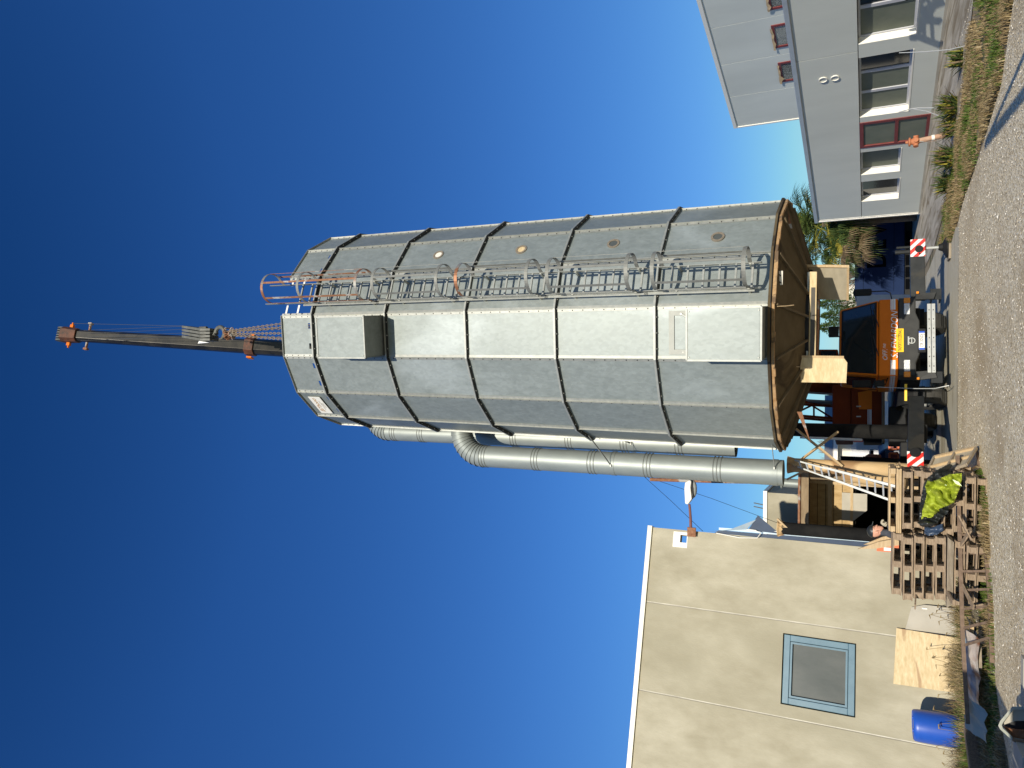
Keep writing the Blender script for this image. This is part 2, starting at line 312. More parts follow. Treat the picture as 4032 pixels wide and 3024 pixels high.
# ring flanges
for zi,z in enumerate(SZ):
    b=MB()
    for k in range(16):
        for (ra,rb,za,zb) in ((R0-.01,R0+.082,z-.006,z+.004),(R0+.076,R0+.082,z+.004,z+.034)):
            a0,a1,c0,c1=vtx(k,ra,za),vtx(k+1,ra,za),vtx(k,rb,za),vtx(k+1,rb,za)
            dz=UP*(zb-za); b.hexa([a0,c0,c1,a1],[a0+dz,c0+dz,c1+dz,a1+dz])
    f_=b.build('ring_flange','galvd' if zi else 'hop',silo)
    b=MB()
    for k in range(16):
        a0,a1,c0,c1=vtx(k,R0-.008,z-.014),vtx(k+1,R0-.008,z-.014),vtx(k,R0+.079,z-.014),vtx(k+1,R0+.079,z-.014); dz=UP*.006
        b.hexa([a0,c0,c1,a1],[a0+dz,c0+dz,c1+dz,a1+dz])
    b.build('flange_shade_band','ink',f_)  # ink-black layer paints the shade under each flange
# vertical seam strips with bolts
def strip(b,bb,k,z0,z1,nb):
    v=vtx(k); rad=v.normalized()
    for sgn in (-1,1):
        n,t,ap=fac(k if sgn>0 else k-1); tt=-t if sgn>0 else t
        e=v+n*.004; p=e+tt*.055
        b.hexa([e+UP*z0,e+n*.006+UP*z0,p+n*.006+UP*z0,p+UP*z0],[e+UP*z1,e+n*.006+UP*z1,p+n*.006+UP*z1,p+UP*z1])
        if sgn==1 or nb<6:
            for i in range(nb):
                z=z0+(i+.5)*(z1-z0)/nb; c=(e+p)/2+n*.006+UP*z; bb.cyl(c,c+n*.014,.012,.009,6)
    b.box(v+rad*.018+UP*(z0+z1)/2,(.006,.045,z1-z0),rad.cross(UP),rad,UP)
for k in range(16):
    b=MB();bb=MB()
    for ti in range(5): strip(b,bb,k,SZ[ti]+.045,SZ[ti+1]-.03,9)
    s=b.build('seam_strip','galvd',silo,extra=(bb,'bolt'))
# flange bolts
bb=MB()
for z in SZ[1:]:
    for k in range(16):
        for q in (.2,.5,.8):
            p=vtx(k,R0+.045,z-.03).lerp(vtx(k+1,R0+.045,z-.03),q); bb.cyl(p,p+UP*.06,.012,.012,6)
bb.build('flange_bolts','zinc',silo)
# parapet with slots (open at the ladder facet k=-1)
PZ0,PZ1=10.12,11.02
for k in range(16):
    if k==15: continue
    n,t,ap=fac(k); b=MB(); o=n*(ap+.001)
    def pq(u0,u1,za,zb):
        for th in (0,):
            a=o+t*u0; c=o+t*u1; d=n*-.006
            b.hexa([a+UP*za,c+UP*za,c+d+UP*za,a+d+UP*za],[a+UP*zb,c+UP*zb,c+d+UP*zb,a+d+UP*zb])
    pq(-HALF,HALF,PZ0+.13,PZ1)
    us=[-HALF,-.30,-.17,.17,.30,HALF]
    for i in (0,2,4): pq(us[i],us[i+1],PZ0,PZ0+.13)
    b.build('parapet_panel','galv',silo)
    b=MB(); p0,p1=vtx(k,R0-.01,PZ1-.0),vtx(k+1,R0-.01,PZ1); q0,q1=vtx(k,R0+.05,PZ1),vtx(k+1,R0+.05,PZ1)
    b.hexa([p0,q0,q1,p1],[x+UP*.008 for x in (p0,q0,q1,p1)]); b.build('parapet_rim','galvd',silo)
for k in range(16):
    b=MB();bb=MB(); strip(b,bb,k,PZ0+.03,PZ1+.005,5); s=b.build('parapet_post','zinc',silo,extra=(bb,'bolt'))
# roof deck
b=MB(); b.quad(*[vtx(k,R0-.02,10.02) for k in range(16)]); b.build('roof_deck','galvd',silo)
# hoods (explosion vents) on the facet facing the camera, k=0
n0,t0,ap=fac(0)
def hood(zb,zt,p):
    b=MB(); hw=HALF-.035; base=n0*ap
    A=[base-t0*hw+UP*zb,base+t0*hw+UP*zb]; Bf=[x+n0*p for x in A]
    zt2=zt+(.62 if zb>3 else 0)
    At=[base-t0*hw+UP*zt2,base+t0*hw+UP*zt2]; Bt=[base-t0*hw+n0*p+UP*zt,base+t0*hw+n0*p+UP*zt]
    T=.006
    def slab(q,off): b.prism(q,off)
    slab([Bf[0],Bf[1],Bt[1],Bt[0]],-n0*T); slab([A[0],Bf[0],Bt[0],At[0]],t0*T); slab([A[1],Bf[1],Bt[1],At[1]],-t0*T); slab([At[0],At[1],Bt[1],Bt[0]],-UP*T)
    slab([A[0]+UP*.02,A[1]+UP*.02,Bf[1]+UP*.02,Bf[0]+UP*.02],UP*T)
    h=b.build('vent_hood','galv',silo)
    b=MB()
    for q in (Bf,Bt): b.bar(q[0]+n0*.006,q[1]+n0*.006,.012,.03)
    for s_ in (0,1): b.bar(Bf[s_]+n0*.006,Bt[s_]+n0*.006,.03,.012,up=n0)
    b.build('hood_edge','galvd',h)
    b=MB()
    for s_ in (-.4,.4):
        for z in (zb+.04,zt-.04): c=base+n0*(p+.004)+t0*s_*hw*2.2+UP*z; b.cyl(c,c+n0*.012,.014,.01,8)
    b.build('bolt_row','zinc',h)
hood(8.08,9.35,.75); hood(.05,1.27,.75)
# hatch behind the lower hood
b=MB(); c=n0*(ap+.012)
for u0,u1,z0,z1 in ((-.40,.40,1.66,1.76),(-.40,-.31,1.0,1.66),(.31,.40,1.0,1.66)): b.box(c+t0*(u0+u1)/2+UP*(z0+z1)/2,(u1-u0,.02,z1-z0),t0,n0,UP)
hf=b.build('hatch_frame','hatchm',silo)
b=MB(); b.box(c+UP*1.32-n0*.004,(.60,.015,.66),t0,n0,UP); b.build('hatch_door','galv',silo)
b=MB(); b.bar(c+t0*.33+UP*1.52+n0*.02,c+t0*.27+UP*1.42+n0*.04,.03); b.cyl(c+t0*.34+UP*1.53,c+t0*.34+UP*1.53+n0*.04,.02,n=8)
for z in (1.1,1.3,1.5): b.cyl(c-t0*.355+UP*z,c-t0*.355+UP*z+n0*.015,.012,n=6)
b.build('latch','zinc',hf)
# portholes on facet k=-2
n,t,_=fac(14)
for (px,py,mm) in ((1724.6,1019.7,'cream'),(2050,1000.7,'ply'),(2412,975,'glassg'),(2822,949,'glassg')):
    p=D(px,py,13.93); z=p.z-3.22; c=n*(ap+.002)+UP*z+t*.03
    b=MB(); A=t;Bq=UP
    ro=b.ring(c+n*.02,.125,A,Bq,24); ri=b.ring(c+n*.02,.085,A,Bq,24); rb=b.ring(c,.125,A,Bq,24); rc=b.ring(c,.085,A,Bq,24)
    b.add(ro+ri+rb+rc,[(i,(i+1)%24,24+(i+1)%24,24+i) for i in range(24)]+[(48+i,48+(i+1)%24,(i+1)%24,i) for i in range(24)]+[(24+i,24+(i+1)%24,72+(i+1)%24,72+i) for i in range(24)])
    for i in range(6): q=c+A*(.105*cos(i*pi/3))+Bq*(.105*sin(i*pi/3))+n*.02; b.cyl(q,q+n*.008,.007,n=6)
    f=b.build('porthole_frame','portf',silo)
    b=MB(); b.quad(*b.ring(c+n*.008,.088,A,Bq,24)); b.build('porthole_glass',mm,f)
# sign on the parapet, facet k=2
n,t,_=fac(2); c=n*(ap+.03)+UP*(PZ0+.50)-t*.02
b=MB(); b.box(c,(.66,.008,.36),t,n,UP); sg=b.build('maker_sign','white',silo)
M['brown']=mat('brown_ink',(.40,.23,.10),rough=.6)
M['greyink']=mat('grey_ink',(.5,.48,.45),rough=.6)
text('sign_lettering',"B7'hono",c+n*.006+UP*.05,t,UP,.17,'brown',sg,shear=.4,xs=.95)
for j in range(3): text('sign_lettering','IMPIANTI DI ASPIRAZIONE' if j==0 else 'E FILTRAZIONE' if j==1 else 'INDUSTRIALE',c+n*.006-UP*(.06+.035*j),t,UP,.03,'greyink',sg)
# caged ladder on facet k=-1
nL,tL,_=fac(15); base=nL*(ap+.20); lad=MB(); hw=.235
Lc=-.02
def LP(u,d,z): return base+tL*(u+Lc)+nL*d+UP*z
for ti in range(5):
    z0=SZ[ti]+.02 if ti else .15; z1=SZ[ti+1]+.30
    for s_ in (-1,1): lad.box(LP(s_*hw,.0+.004*(ti%2),(z0+z1)/2),(.012,.055,z1-z0),tL,nL,UP)
    lad.box(LP(-hw-.03,-.03,(z0+z1)/2),(.05,.006,z1-z0-.2),tL,nL,UP)
for s_ in (-1,1): lad.box(LP(s_*hw,.01,10.75),(.012,.05,1.3),tL,nL,UP)
z=.3
lr=MB()
RG=[]
while z<10.6: RG.append(z); z+=.28
ld=lad.build('ladder_rails','galvd',silo); [MB().box(LP(0,0,q),(hw*2,.034,.034),tL,nL,UP).build('rung','galvd',ld) for q in RG]
hz=[10.95,9.9,8.31,7.87,6.30,5.84,4.31,3.88,2.36,1.89,.35]
rc=.34
for i,z in enumerate(hz):
    b=MB(); pts=[]; c=LP(0,.36,z)
    for j in range(29):
        a=R_(-38+256*j/28)
        pts.append(c+tL*(rc*cos(a))+nL*(rc*sin(a)*1.02))
    pts=[LP(hw+.01,.02,z)]+pts+[LP(-hw-.01,.02,z)]
    for p,q in zip(pts,pts[1:]):
        d=(q-p).normalized(); o=d.cross(UP)
        b.hexa([p-UP*.034,q-UP*.034,q-UP*.034+o*.009,p-UP*.034+o*.009],[p+UP*.034,q+UP*.034,q+UP*.034+o*.009,p+UP*.034+o*.009])
    b.build('cage_hoop','rustcage' if i in(0,2,5) else 'hoop',ld)
secs=[(10.95,8.31),(7.87,6.30),(5.84,4.31),(3.88,2.36),(1.89,.35)]
for i,(za,zb) in enumerate(secs):
    b=MB()
    for a in (28,90,152,-15,195):
        p=LP(0,.36,0)+tL*(rc*cos(R_(a)))+nL*(rc*sin(R_(a)))
        d=(tL*cos(R_(a))+nL*sin(R_(a))); b.box(p+UP*(za+zb)/2,(.045,.008,za-zb),d.cross(UP),d,UP)
    b.build('cage_strap','rust' if i==0 else 'hoop',ld)
for z in [s+.35 for s in SZ[:5]]+[s+1.6 for s in SZ[:5]]:
    for s_ in (-1,1): MB().box(LP(s_*hw,-.10,z),(.04,.20,.04),tL,nL,UP).build('ladder_bracket','zinc',ld)
for z in (10.45,10.8):
    for s_ in (-1,1): MB().box(LP(s_*(hw+.11),-.08,z),(.2,.01,.05),tL,nL,UP).build('top_bracket','white',ld)
# hopper under the shell
def cring(r,z): return [vtx(k,r,z) for k in range(16)]
b=MB(); a=cring(R0-.02,-.07); c=cring(1.12,-.47); b.add(a+c,[(k,(k+1)%16,16+(k+1)%16,16+k) for k in range(16)]); b.add(c,[tuple(range(16))])
hp=b.build('hopper_cone','hop',silo)
b=MB()
for k in range(16):
    p,q=vtx(k,R0-.03,-.075),vtx(k,1.12,-.475); b.bar(p-UP*.025,q-UP*.025,.035,.05)
b.build('hopper_ribs','hoprib',hp)
b=MB()
for k in range(16):
    for j in range(6):
        p=vtx(k).lerp(vtx(k+1),j/6); q=vtx(k).lerp(vtx(k+1),(j+1)/6); dz=random.uniform(-.012,.012)
        o=p.normalized()
        b.hexa([p-UP*(.085+dz),p+o*.05-UP*(.08+dz),q+o*.05-UP*(.08+dz),q-UP*(.085+dz)],[p-UP*.024,p+o*.035-UP*.024,q+o*.035-UP*.024,q-UP*.024])
b.build('hopper_rim','rim',silo)
# lifting eye plate on the cone
b=MB(); pc=D(3066,1100,13.62); pl=pc-Vector((1.18,15.78,3.22)); b.box(pl,(.25,.02,.12)); lp=b.build('label_plate','cream',silo,bevel=.03)
b=MB()
for s_ in (-1,1): b.bar(pl+Vector((s_*.06-.03,-.014,-.03)),pl+Vector((s_*.06+.02,-.014,.025)),.02,.006,up=Vector((0,1,0)))
b.build('slot','ink',lp)
# torn rim plates
b=MB()
SO=Vector((1.205,15.78,3.22))
for (x1,y1,Y1,x2,y2,Y2) in ((3085,778,15.2,3100,900,14.5),(3200,1745,14.9,3150,1620,14.6)):
    p,q=D(x1,y1,Y1)-SO,D(x2,y2,Y2)-SO; b.prism([p,q-UP*.06,q+UP*.03],(0,.008,0))
b.build('torn_plate','rust',silo)
# outlet ring and wooden chute boards
b=MB(); b.lathe((0,0,0),[(1.14,-.46),(1.14,-.52),(.95,-.52),(.95,-.60),(.60,-.60)],24); b.build('outlet_ring','black',silo)
def dq(pts,Y): return [D(x,y,Y if not isinstance(Y,(list,tuple)) else Y[i])-SO for i,(x,y) in enumerate(pts)]
b=MB(); q=dq([(3186,1068),(3186,1402),(3213,1402),(3213,1068)],14.75); b.prism(q,(0,.14,0)); b.build('cross_beam','ply',silo)
b=MB(); q=dq([(3192,1130),(3192,1400),(3208,1400),(3208,1130)],14.745); b.prism(q,(0,-.006,0)); 
M['tar']=mat('tar_stain',(.06,.055,.05),(.11,.10,.08),scale=3,rough=.8,stretch=(1,1,3)); b.build('tar_band','tar',silo)
b=MB(); q=dq([(3176,1070),(3176,1402),(3184,1402),(3184,1070)],14.78); b.prism(q,(0,.10,0)); b.build('steel_angle','galvd',silo)
b=MB(); q=dq([(3218,1180),(3218,1402),(3224,1402),(3224,1180)],14.9); b.prism(q,(0,.10,0)); b.build('lower_angle','rust',silo)
b=MB(); q=dq([(3152,1405),(3157,1504),(3337,1504),(3336,1500),(3339,1424),(3322,1402),(3230,1400)],14.7); b.prism(q,(0,.03,0)); lb=b.build('chute_board','ply',silo)
b=MB(); q=dq([(3150,1398),(3150,1406),(3325,1408),(3325,1398)],14.68); b.prism(q,(0,.05,0)); b.build('board_edge','woodn',lb)
b=MB(); q=dq([(3172,1046),(3172,1178),(3338,1178),(3338,1046)],[15.3,15.9,15.9,15.3]); b.prism(q,(.02,.03,0)); 
M['plyg']=mat('grey_plywood',(.36,.31,.22),(.46,.40,.29),scale=2.5,rough=.85,stretch=(1,1,3)); rb=b.build('chute_board','plyg',silo); rb['label']='grey plywood board with pale frame'
b=MB()
def edge(x0,y0,Y0,x1,y1,Y1,wd): p,q=D(x0,y0,Y0)-SO,D(x1,y1,Y1)-SO; b.bar(p,q,wd,wd,up=Vector((0,1,0)))
edge(3170,1046,15.28,3340,1046,15.28,.05); edge(3336,1046,15.27,3336,1178,15.87,.04); edge(3175,1046,15.27,3175,1080,15.4,.04)
b.build('board_frame','woodn',rb)
b=MB(); edge(3160,1090,15.6,3170,1330,15.6,.16); edge(3150,1180,14.9,3165,1420,14.9,.10); b.build('dark_joist','tube_shade',silo)
b=MB(); p=D(3080,1440,14.4)-SO
b.tube([p,D(3120,1442,14.5)-SO,D(3170,1444,14.55)-SO,D(3192,1445,14.6)-SO],.007,6)
for i in range(5): b.bar(p,p+Vector((random.uniform(-.1,.1),-.02,random.uniform(-.1,.1))),.01)
b.tube([D(3060,1206,13.3)-SO,D(3095,1204,13.4)-SO,D(3125,1200,13.5)-SO],.009,6)
b.build('frayed_rope','woodn',silo)
# ducts
def duct(name,X,Y,zb,zt,r,rad,xend,seams,lab):
    root=None
    b=MB(); o=Vector((X,Y,0)) 
    n=12
    b.cyl(o+UP*zb,o+UP*zt,r,r,32,caps=False); b.cyl(o+UP*(zb+.01),o+UP*(zt),r-.006,r-.006,32,caps=False)
    d=b.build(name,'galvp',silo,smooth=True,fixn=False); d.matrix_parent_inverse=(Matrix.Translation(silo.location)@silo.rotation_euler.to_matrix().to_4x4()).inverted()
    # elbow of mitred segments
    for i in range(9):
        a0,a1=pi/2*i/9,pi/2*(i+1)/9; b=MB(); e=.015
        for nn_,(aa,rr) in enumerate(((a0,r+.004),(a1,r))): pass
        c=o+UP*zt+Vector((rad,0,0))
        def rg(a,rr):
            ctr=c+Vector((-cos(a)*rad,0,sin(a)*rad)); A=Vector((-cos(a),0,sin(a))); return [ctr+A*(rr*cos(2*pi*j/32))+Vector((0,1,0))*(rr*sin(2*pi*j/32)) for j in range(32)]
        b.add(rg(a0,r+.016)+rg(a1,r-.004),[(j,(j+1)%32,32+(j+1)%32,32+j) for j in range(32)]); b.build('elbow_segment','galvp',d,smooth=True)
    b=MB(); b.cyl(c+Vector((0,0,rad)),c+Vector((xend,0,rad)),r,r,32,caps=False); b.build('inlet_duct','galvp',d,smooth=True)
    for z in seams:
        b=MB()
        for dz in (-.075,0,.075): b.lathe(o+UP*z,[(r+.001,dz-.012),(r+.010,dz-.006),(r+.010,dz+.006),(r+.001,dz+.012)],32,caps=False)
        b.build('duct_seam','seamd',d,smooth=True)
    return d,o
dA,oA=duct('dust_duct',-1.78,16.0,3.25,10.22,.265,.62,.5,[4.55,6.05,7.35,8.75,10.15],'')
dB,oB=duct('dust_duct',-1.35,17.0,4.35,13.75,.25,.55,.9,[5.6,6.9,8.3,9.8,11.2,12.6,13.5],'')
def clamp(d,o,z,r,targ,ex):
    b=MB(); b.lathe(o+UP*z,[(r+.002,-.05),(r+.008,-.05),(r+.008,.05),(r+.002,.05)],32,caps=False); b.build('clamp_band','galvp',d,smooth=True)
    b=MB()
    for k in ex: b.bar(o+Vector((k,-r-.01,z)),targ+Vector((0,0,z)),.035,.012)
    b.box(o+Vector((ex[0],-r-.025,z)),(.05,.04,.03)); b.build('bracket','galvd',d)
clamp(dA,oA,6.85,.265,Vector((-1.1,15.2,.35)),(-.02,)); clamp(dA,oA,3.40,.265,Vector((-1.15,15.3,0)),(.12,))
clamp(dB,oB,6.7,.25,Vector((-1.05,15.6,.3)),(-.02,.1))
# ================================================================= LEFT CONCRETE BUILDING
PL=Vector((-6.6,17.0,0)); LAZ=72.35; dL=azv(LAZ); nLw=azv(LAZ+90)   # wall direction and outward normal
def wp(al,z,off=0.): return PL+dL*al+nLw*off+UP*z
cb=thing('concrete_building','beige concrete panel building with blue framed window at the photo left','building',PL)
mn_=lambda i: random.Random(i).uniform(-.6,1)
JT=[-6.55,-4.56,-2.56,-.565,1.43,3.22]
for a0,a1 in zip(JT,JT[1:]):
    b=MB(); g=.012
    def wb(x0,x1,z0,z1): b.prism([wp(x0,z0),wp(x1,z0),wp(x1,z1),wp(x0,z1)],-nLw*.2)
    if a0>-.6 and a1<1.5:
        wa,wb_,za,zb=-.30,1.17,1.90,3.37
        wb(a0+g,wa,-.2,6.5); wb(wb_,a1-g,-.2,6.5); wb(wa,wb_,-.2,za); wb(wa,wb_,zb,6.5)
    elif a0>1.4:
        ha,hb,za,zb=2.92,3.10,5.64,5.80
        wb(a0+g,ha,-.2,6.5); wb(hb,a1,-.2,6.5); wb(ha,hb,-.2,za); wb(ha,hb,zb,6.5)
    else: wb(a0+g,a1-g,-.2,6.5)
    b.build('wall_panel','conc',cb)
    if a1<3: b=MB(); b.prism([wp(a1-g,-.2,-.015),wp(a1+g,-.2,-.015),wp(a1+g,6.5,-.015),wp(a1-g,6.5,-.015)],-nLw*.1); b.build('panel_joint','concd',cb); b=MB(); [b.prism([wp(a1+.004+.01*mn_(i),6.5-i*.42,.0),wp(a1+.022,6.5-i*.42,.0),wp(a1+.022,6.5-(i+1)*.42,.0),wp(a1+.004+.01*mn_(i+1),6.5-(i+1)*.42,.0)],nLw*.004) for i in range(16)]; b.build('joint_sealant','seal',cb)
b=MB(); b.prism([wp(JT[0],-.2,-.2),wp(3.0,-.2,-.2),wp(3.0,6.3,-.2),wp(JT[0],6.3,-.2)],-nLw*.04)
# only behind solid wall, not behind the openings
b=MB(); b.prism([wp(JT[0],-.2,-9),wp(3.22,-.2,-9),wp(3.22,6.5,-9),wp(JT[0],6.5,-9)],-nLw*.2); b.prism([wp(3.02,-.2,-.21),wp(3.22,-.2,-.21),wp(3.22,4.9,-.21),wp(3.02,4.9,-.21)],-nLw*8.7); b.build('rear_wall','conc',cb)
b=MB(); b.prism([wp(JT[0],4.9,-.21),wp(3.22,4.9,-.21),wp(3.22,4.9,-8.9),wp(JT[0],4.9,-8.9)],UP*.1); b.build('roof','roofg',cb)
b=MB(); b.box(wp((JT[0]+3.25)/2,6.56,-.1),(3.25-JT[0],.30,.11),dL,nLw,UP); b.build('coping','coping',cb)
# window
b=MB(); fr=.13
for x0,x1,z0,z1 in ((-.28,1.15,1.92,1.92+fr),(-.28,1.15,3.35-fr,3.35),(-.28,-.28+fr,1.92+fr,3.35-fr),(1.15-fr,1.15,1.92+fr,3.35-fr)):
    b.prism([wp(x0,z0,-.05),wp(x1,z0,-.05),wp(x1,z1,-.05),wp(x0,z1,-.05)],-nLw*.08)
wf=b.build('window_frame','bluef',cb,bevel=.01)
b=MB(); s1=.15
for x0,x1,z0,z1 in ((-.14,1.01,2.06,2.10),(-.14,1.01,3.17,3.21),(-.14,-.10,2.10,3.17),(.97,1.01,2.10,3.17)):
    b.prism([wp(x0,z0,-.035),wp(x1,z0,-.035),wp(x1,z1,-.035),wp(x0,z1,-.035)],-nLw*.05)
b.build('sash','bluef',wf)
b=MB(); b.prism([wp(-.15,2.05,-.10),wp(1.02,2.05,-.10),wp(1.02,3.22,-.10),wp(-.15,3.22,-.10)],-nLw*.01); b.build('window_pane','glassg',wf)
b=MB(); b.prism([wp(.62,2.3,-.14),wp(.66,2.3,-.14),wp(.66,3.1,-.14),wp(.62,3.1,-.14)],-nLw*.01)
# white notch panel and vertical bits at the corner
b=MB()
for x0,x1,z0,z1 in ((2.80,3.17,5.80,5.97),(2.80,3.17,5.62,5.64),(2.80,2.92,5.64,5.80),(3.10,3.17,5.64,5.80)): b.prism([wp(x0,z0,.0),wp(x1,z0,.0),wp(x1,z1,.0),wp(x0,z1,.0)],nLw*.008)
b.build('white_plate','white',cb)
# flashing strips down the corner
fl=thing('metal_flashing','pale blue bent metal flashing running down the corner of the concrete building','flashing',wp(3.28,0,0))
b=MB(); b.prism([wp(3.225,1.5,-.02),wp(3.33,1.4,-.02),wp(3.30,4.9,-.02),wp(3.225,5.0,-.02)],-nLw*.012); b.build('dark_strip','flashd',fl)
b=MB(); b.prism([wp(3.335,1.5,.0),wp(3.43,1.6,.0),wp(3.36,4.9,.0),wp(3.305,4.9,.0)],-nLw*.012); b.build('pale_strip','flash',fl)
b=MB(); P=[wp(3.24,5.15,0),wp(3.30,4.7,.05),wp(3.36,4.25,.12),wp(3.62,4.05,.05),wp(3.36,4.55,0)]; b.prism(P,-nLw*.012); b.build('bent_flap','flash',fl)
b=MB(); b.prism([wp(3.36,4.22,.05),wp(3.72,4.02,.05),wp(3.34,3.52,0)],-nLw*.02); b.build('dark_flap','flashd',fl)
b=MB(); b.tube([wp(3.22,4.95,.03),wp(3.16,4.4,.07),wp(3.19,4.0,.10),wp(3.30,3.93,.11),wp(3.36,4.05,.08),wp(3.38,4.3,.04)],.012,6); b.tube([wp(3.38,3.8,0),wp(3.46,1.5,0)],.012,6); b.build('white_cable','white',fl)
# street lamp on the wall corner
lp0=D(2722,2088,17.93)
sl_=thing('wall_lamp','white cobra-head street lamp on a rusty arm bracketed to the concrete wall corner','street lamp',lp0)
b=MB(); b.box(lp0+Vector((-.03,-.06,-.02)),(.22,.05,.20)); b.build('bracket_plate','rust',sl_)
b=MB(); p1=D(2714,1985,17.9); b.tube([lp0+Vector((0,-.05,0)),D(2719,2040,17.9),D(2716,2000,17.9),p1],[.035,.032,.03,.03],10); M['brownred']=mat('brown_red_paint',(.16,.06,.045),(.22,.09,.07),scale=9,rough=.7); b.build('arm','brownred',sl_,smooth=True)
def hull(pr,Y,w,name,m,par,bev=.02):
    b=MB(); pts=[D(x,y,Y-w/2) for x,y in pr]; b.prism(pts,(0,w,0)); return b.build(name,m,par,bevel=bev)
hd=hull([(2697,1984),(2708,1987),(2724,1965),(2719,1920),(2722,1895),(2716,1890),(2697,1900),(2694,1925)],17.9,.22,'lamp_head','white',sl_,.03)
hull([(2722,1968),(2731,1956),(2731,1925),(2726,1897),(2720,1890),(2722,1895),(2721,1920),(2726,1950)],17.9,.20,'lens_rim','black',hd,.005)
b=MB(); c=(D(2728,1926,17.9)); v=[];n=16
for j in range(6):
    t=j/5*pi/2; rr=.20*cos(t)
    v.append([c+Vector((rr*1.1*cos(2*pi*i/n),rr*.5*sin(2*pi*i/n),-.10*sin(t))) for i in range(n)])
b.add(sum(v,[]),[(j*n+i,j*n+(i+1)%n,(j+1)*n+(i+1)%n,(j+1)*n+i) for j in range(5) for i in range(n)]); b.build('lamp_glass',mat('lamp_lens',(.25,.27,.25),(.5,.52,.5),scale=6,rough=.1,spec=.7),hd,smooth=True)
# thin overhead wires
for q,lab in ((((2540,1880,20),(2640,1970,19.3),(2768,2092,18.2)),'thin dark cable sagging from the duct to the concrete wall corner'),(((2558,1882,20),(2800,1962,21),(3086,2068,22)),'long thin dark cable running down behind the wall lamp')):
    b=MB(); b.tube([D(*p) for p in q],.006,5); o=b.build('overhead_cable','ink'); tag(o,lab,'cable','overhead cables')
# plywood, board, barrel
def leanq(name,m,pts,th,label,cat):
    b=MB(); b.prism(pts,-nLw*th); o=b.build(name,m,bevel=.003); return tag(o,label,cat)
leanq('plywood_sheet','ply',[wp(.52,0,.33),wp(1.56,0,.33),wp(1.60,1.14,.06),wp(.49,1.20,.06)],.018,'sunlit yellowish plywood sheet leaning on the concrete wall','plywood')
sb=leanq('grey_board','slab',[wp(1.3,0,.16),wp(2.14,0,.16),wp(2.14,.62,.09),wp(2.06,.86,.06),wp(1.42,1.02,.05),wp(1.3,1.0,.05)],.015,'grey flat board leaning on the wall behind the plywood sheet','board')
b=MB(); b.box(wp(2.06,.62,.112),(.03,.004,.10),dL,nLw,UP); b.build('paper_label','white',sb)
leanq('white_sheet','white',[wp(2.30,0,.25),wp(2.62,0,.35),wp(2.6,.50,.28),wp(2.30,.35,.2)],.01,'white sheet leaning behind the left pallet stack','sheet')
bar=thing('blue_barrel','closed blue plastic barrel standing against the concrete wall','barrel',(-6.50,16.22,0),rot=(R_(1.5),R_(-1.5),0),local=True)
b=MB(); b.lathe((0,0,0),[(.0,0),(.27,0),(.29,.03),(.295,.08),(.298,.3),(.30,.45),(.298,.62),(.293,.80),(.285,.86),(.262,.885),(.25,.875),(.0,.872)],40,caps=False); bo=b.build('drum_body','blue',bar,smooth=True)
for dx in (-.12,.12):
    b=MB(); b.cyl((dx,.04,.868),(dx,.04,.888),.032,n=16); b.build('bung_cap','blue',bar)
# ================================================================= RIGHT GREY BUILDINGS
PR=Vector((6.66,32.13,0)); RAZ=-14.2; dR=azv(RAZ); nR=azv(RAZ-90)
def rp(al,z,off=0.,P0=PR): return P0+dR*al+nR*off+UP*z
gb=thing('grey_building','low grey rendered factory building with a row of windows and one red framed door window','building',PR)
def WR(x,y): return W(x,y,(PR.x,PR.y),RAZ)
wins=[]
for nm,(x0,y0),(x1,y1) in (('a',(3380,-210),(3510,165)),('b',(3384,228),(3502,456)),('c',(3390,600),(3548,682)),('d',(3391,716),(3543,788)),('door',(3384,484),(3666,567))):
    a0,z1=WR(x0,y0); a1,_=WR((x0+x1)/2,y1); _,z0=WR(x1,y0+(y1-y0)*.5)
    wins.append([nm,a0,a1,max(z0,.0)])
zt=2.02; end0=-30
cuts=[];X=end0; segs=[]
wn={w_[0]:w_ for w_ in wins}
heights={'a':(.62,zt),'b':(.66,zt),'c':(wn['c'][3],zt),'d':(wn['d'][3],zt),'door':(.02,zt)}
order=sorted(wins,key=lambda q:q[1]); b=MB()
def rb(x0,x1,z0,z1): b.prism([rp(x0,z0),rp(x1,z0),rp(x1,z1),rp(x0,z1)],-nR*.30)
for nm,a0,a1,_ in order:
    rb(X,a0,-.2,zt)
    z0=heights[nm][0]
    rb(a0,a1,-.2,z0); X=a1
rb(X,0,-.2,zt); lowp=b.build('lower_wall','grey',gb)
for x0,x1 in ((-30,-20.3),(-20.28,-10.215),(-10.195,0)):
    b=MB(); rb(x0,x1,zt+.02,3.62); b.build('upper_panel','grey',gb)
b=MB(); b.prism([rp(-30,3.62,-.02),rp(0,3.62,-.02),rp(0,3.62,-5),rp(-30,3.62,-5)],UP*.05); b.prism([rp(-30,-.2,-4.9),rp(0,-.2,-4.9),rp(0,3.6,-4.9),rp(-30,3.6,-4.9)],-nR*.1); b.prism([rp(-.1,-.2,-.31),rp(-.1,-.2,-4.9),rp(-.1,3.6,-4.9),rp(-.1,3.6,-.31)],dR*.09); b.build('roof','greyt',gb)
b=MB(); b.prism([rp(-30,3.62,.05),rp(.08,3.62,.05),rp(.08,3.75,.05),rp(-30,3.75,.05)],-nR*.35); b.build('roof_coping','greyt',gb,bevel=.01)
b=MB(); b.prism([rp(.0,-.05,.03),rp(.06,-.05,.03),rp(.06,3.62,.03),rp(.0,3.62,.03)],-nR*.40); b.prism([rp(-.08,-.05,.001),rp(0,-.05,.001),rp(0,3.62,.001),rp(-.08,3.62,.001)],nR*.012); b.build('corner_trim','white',gb)
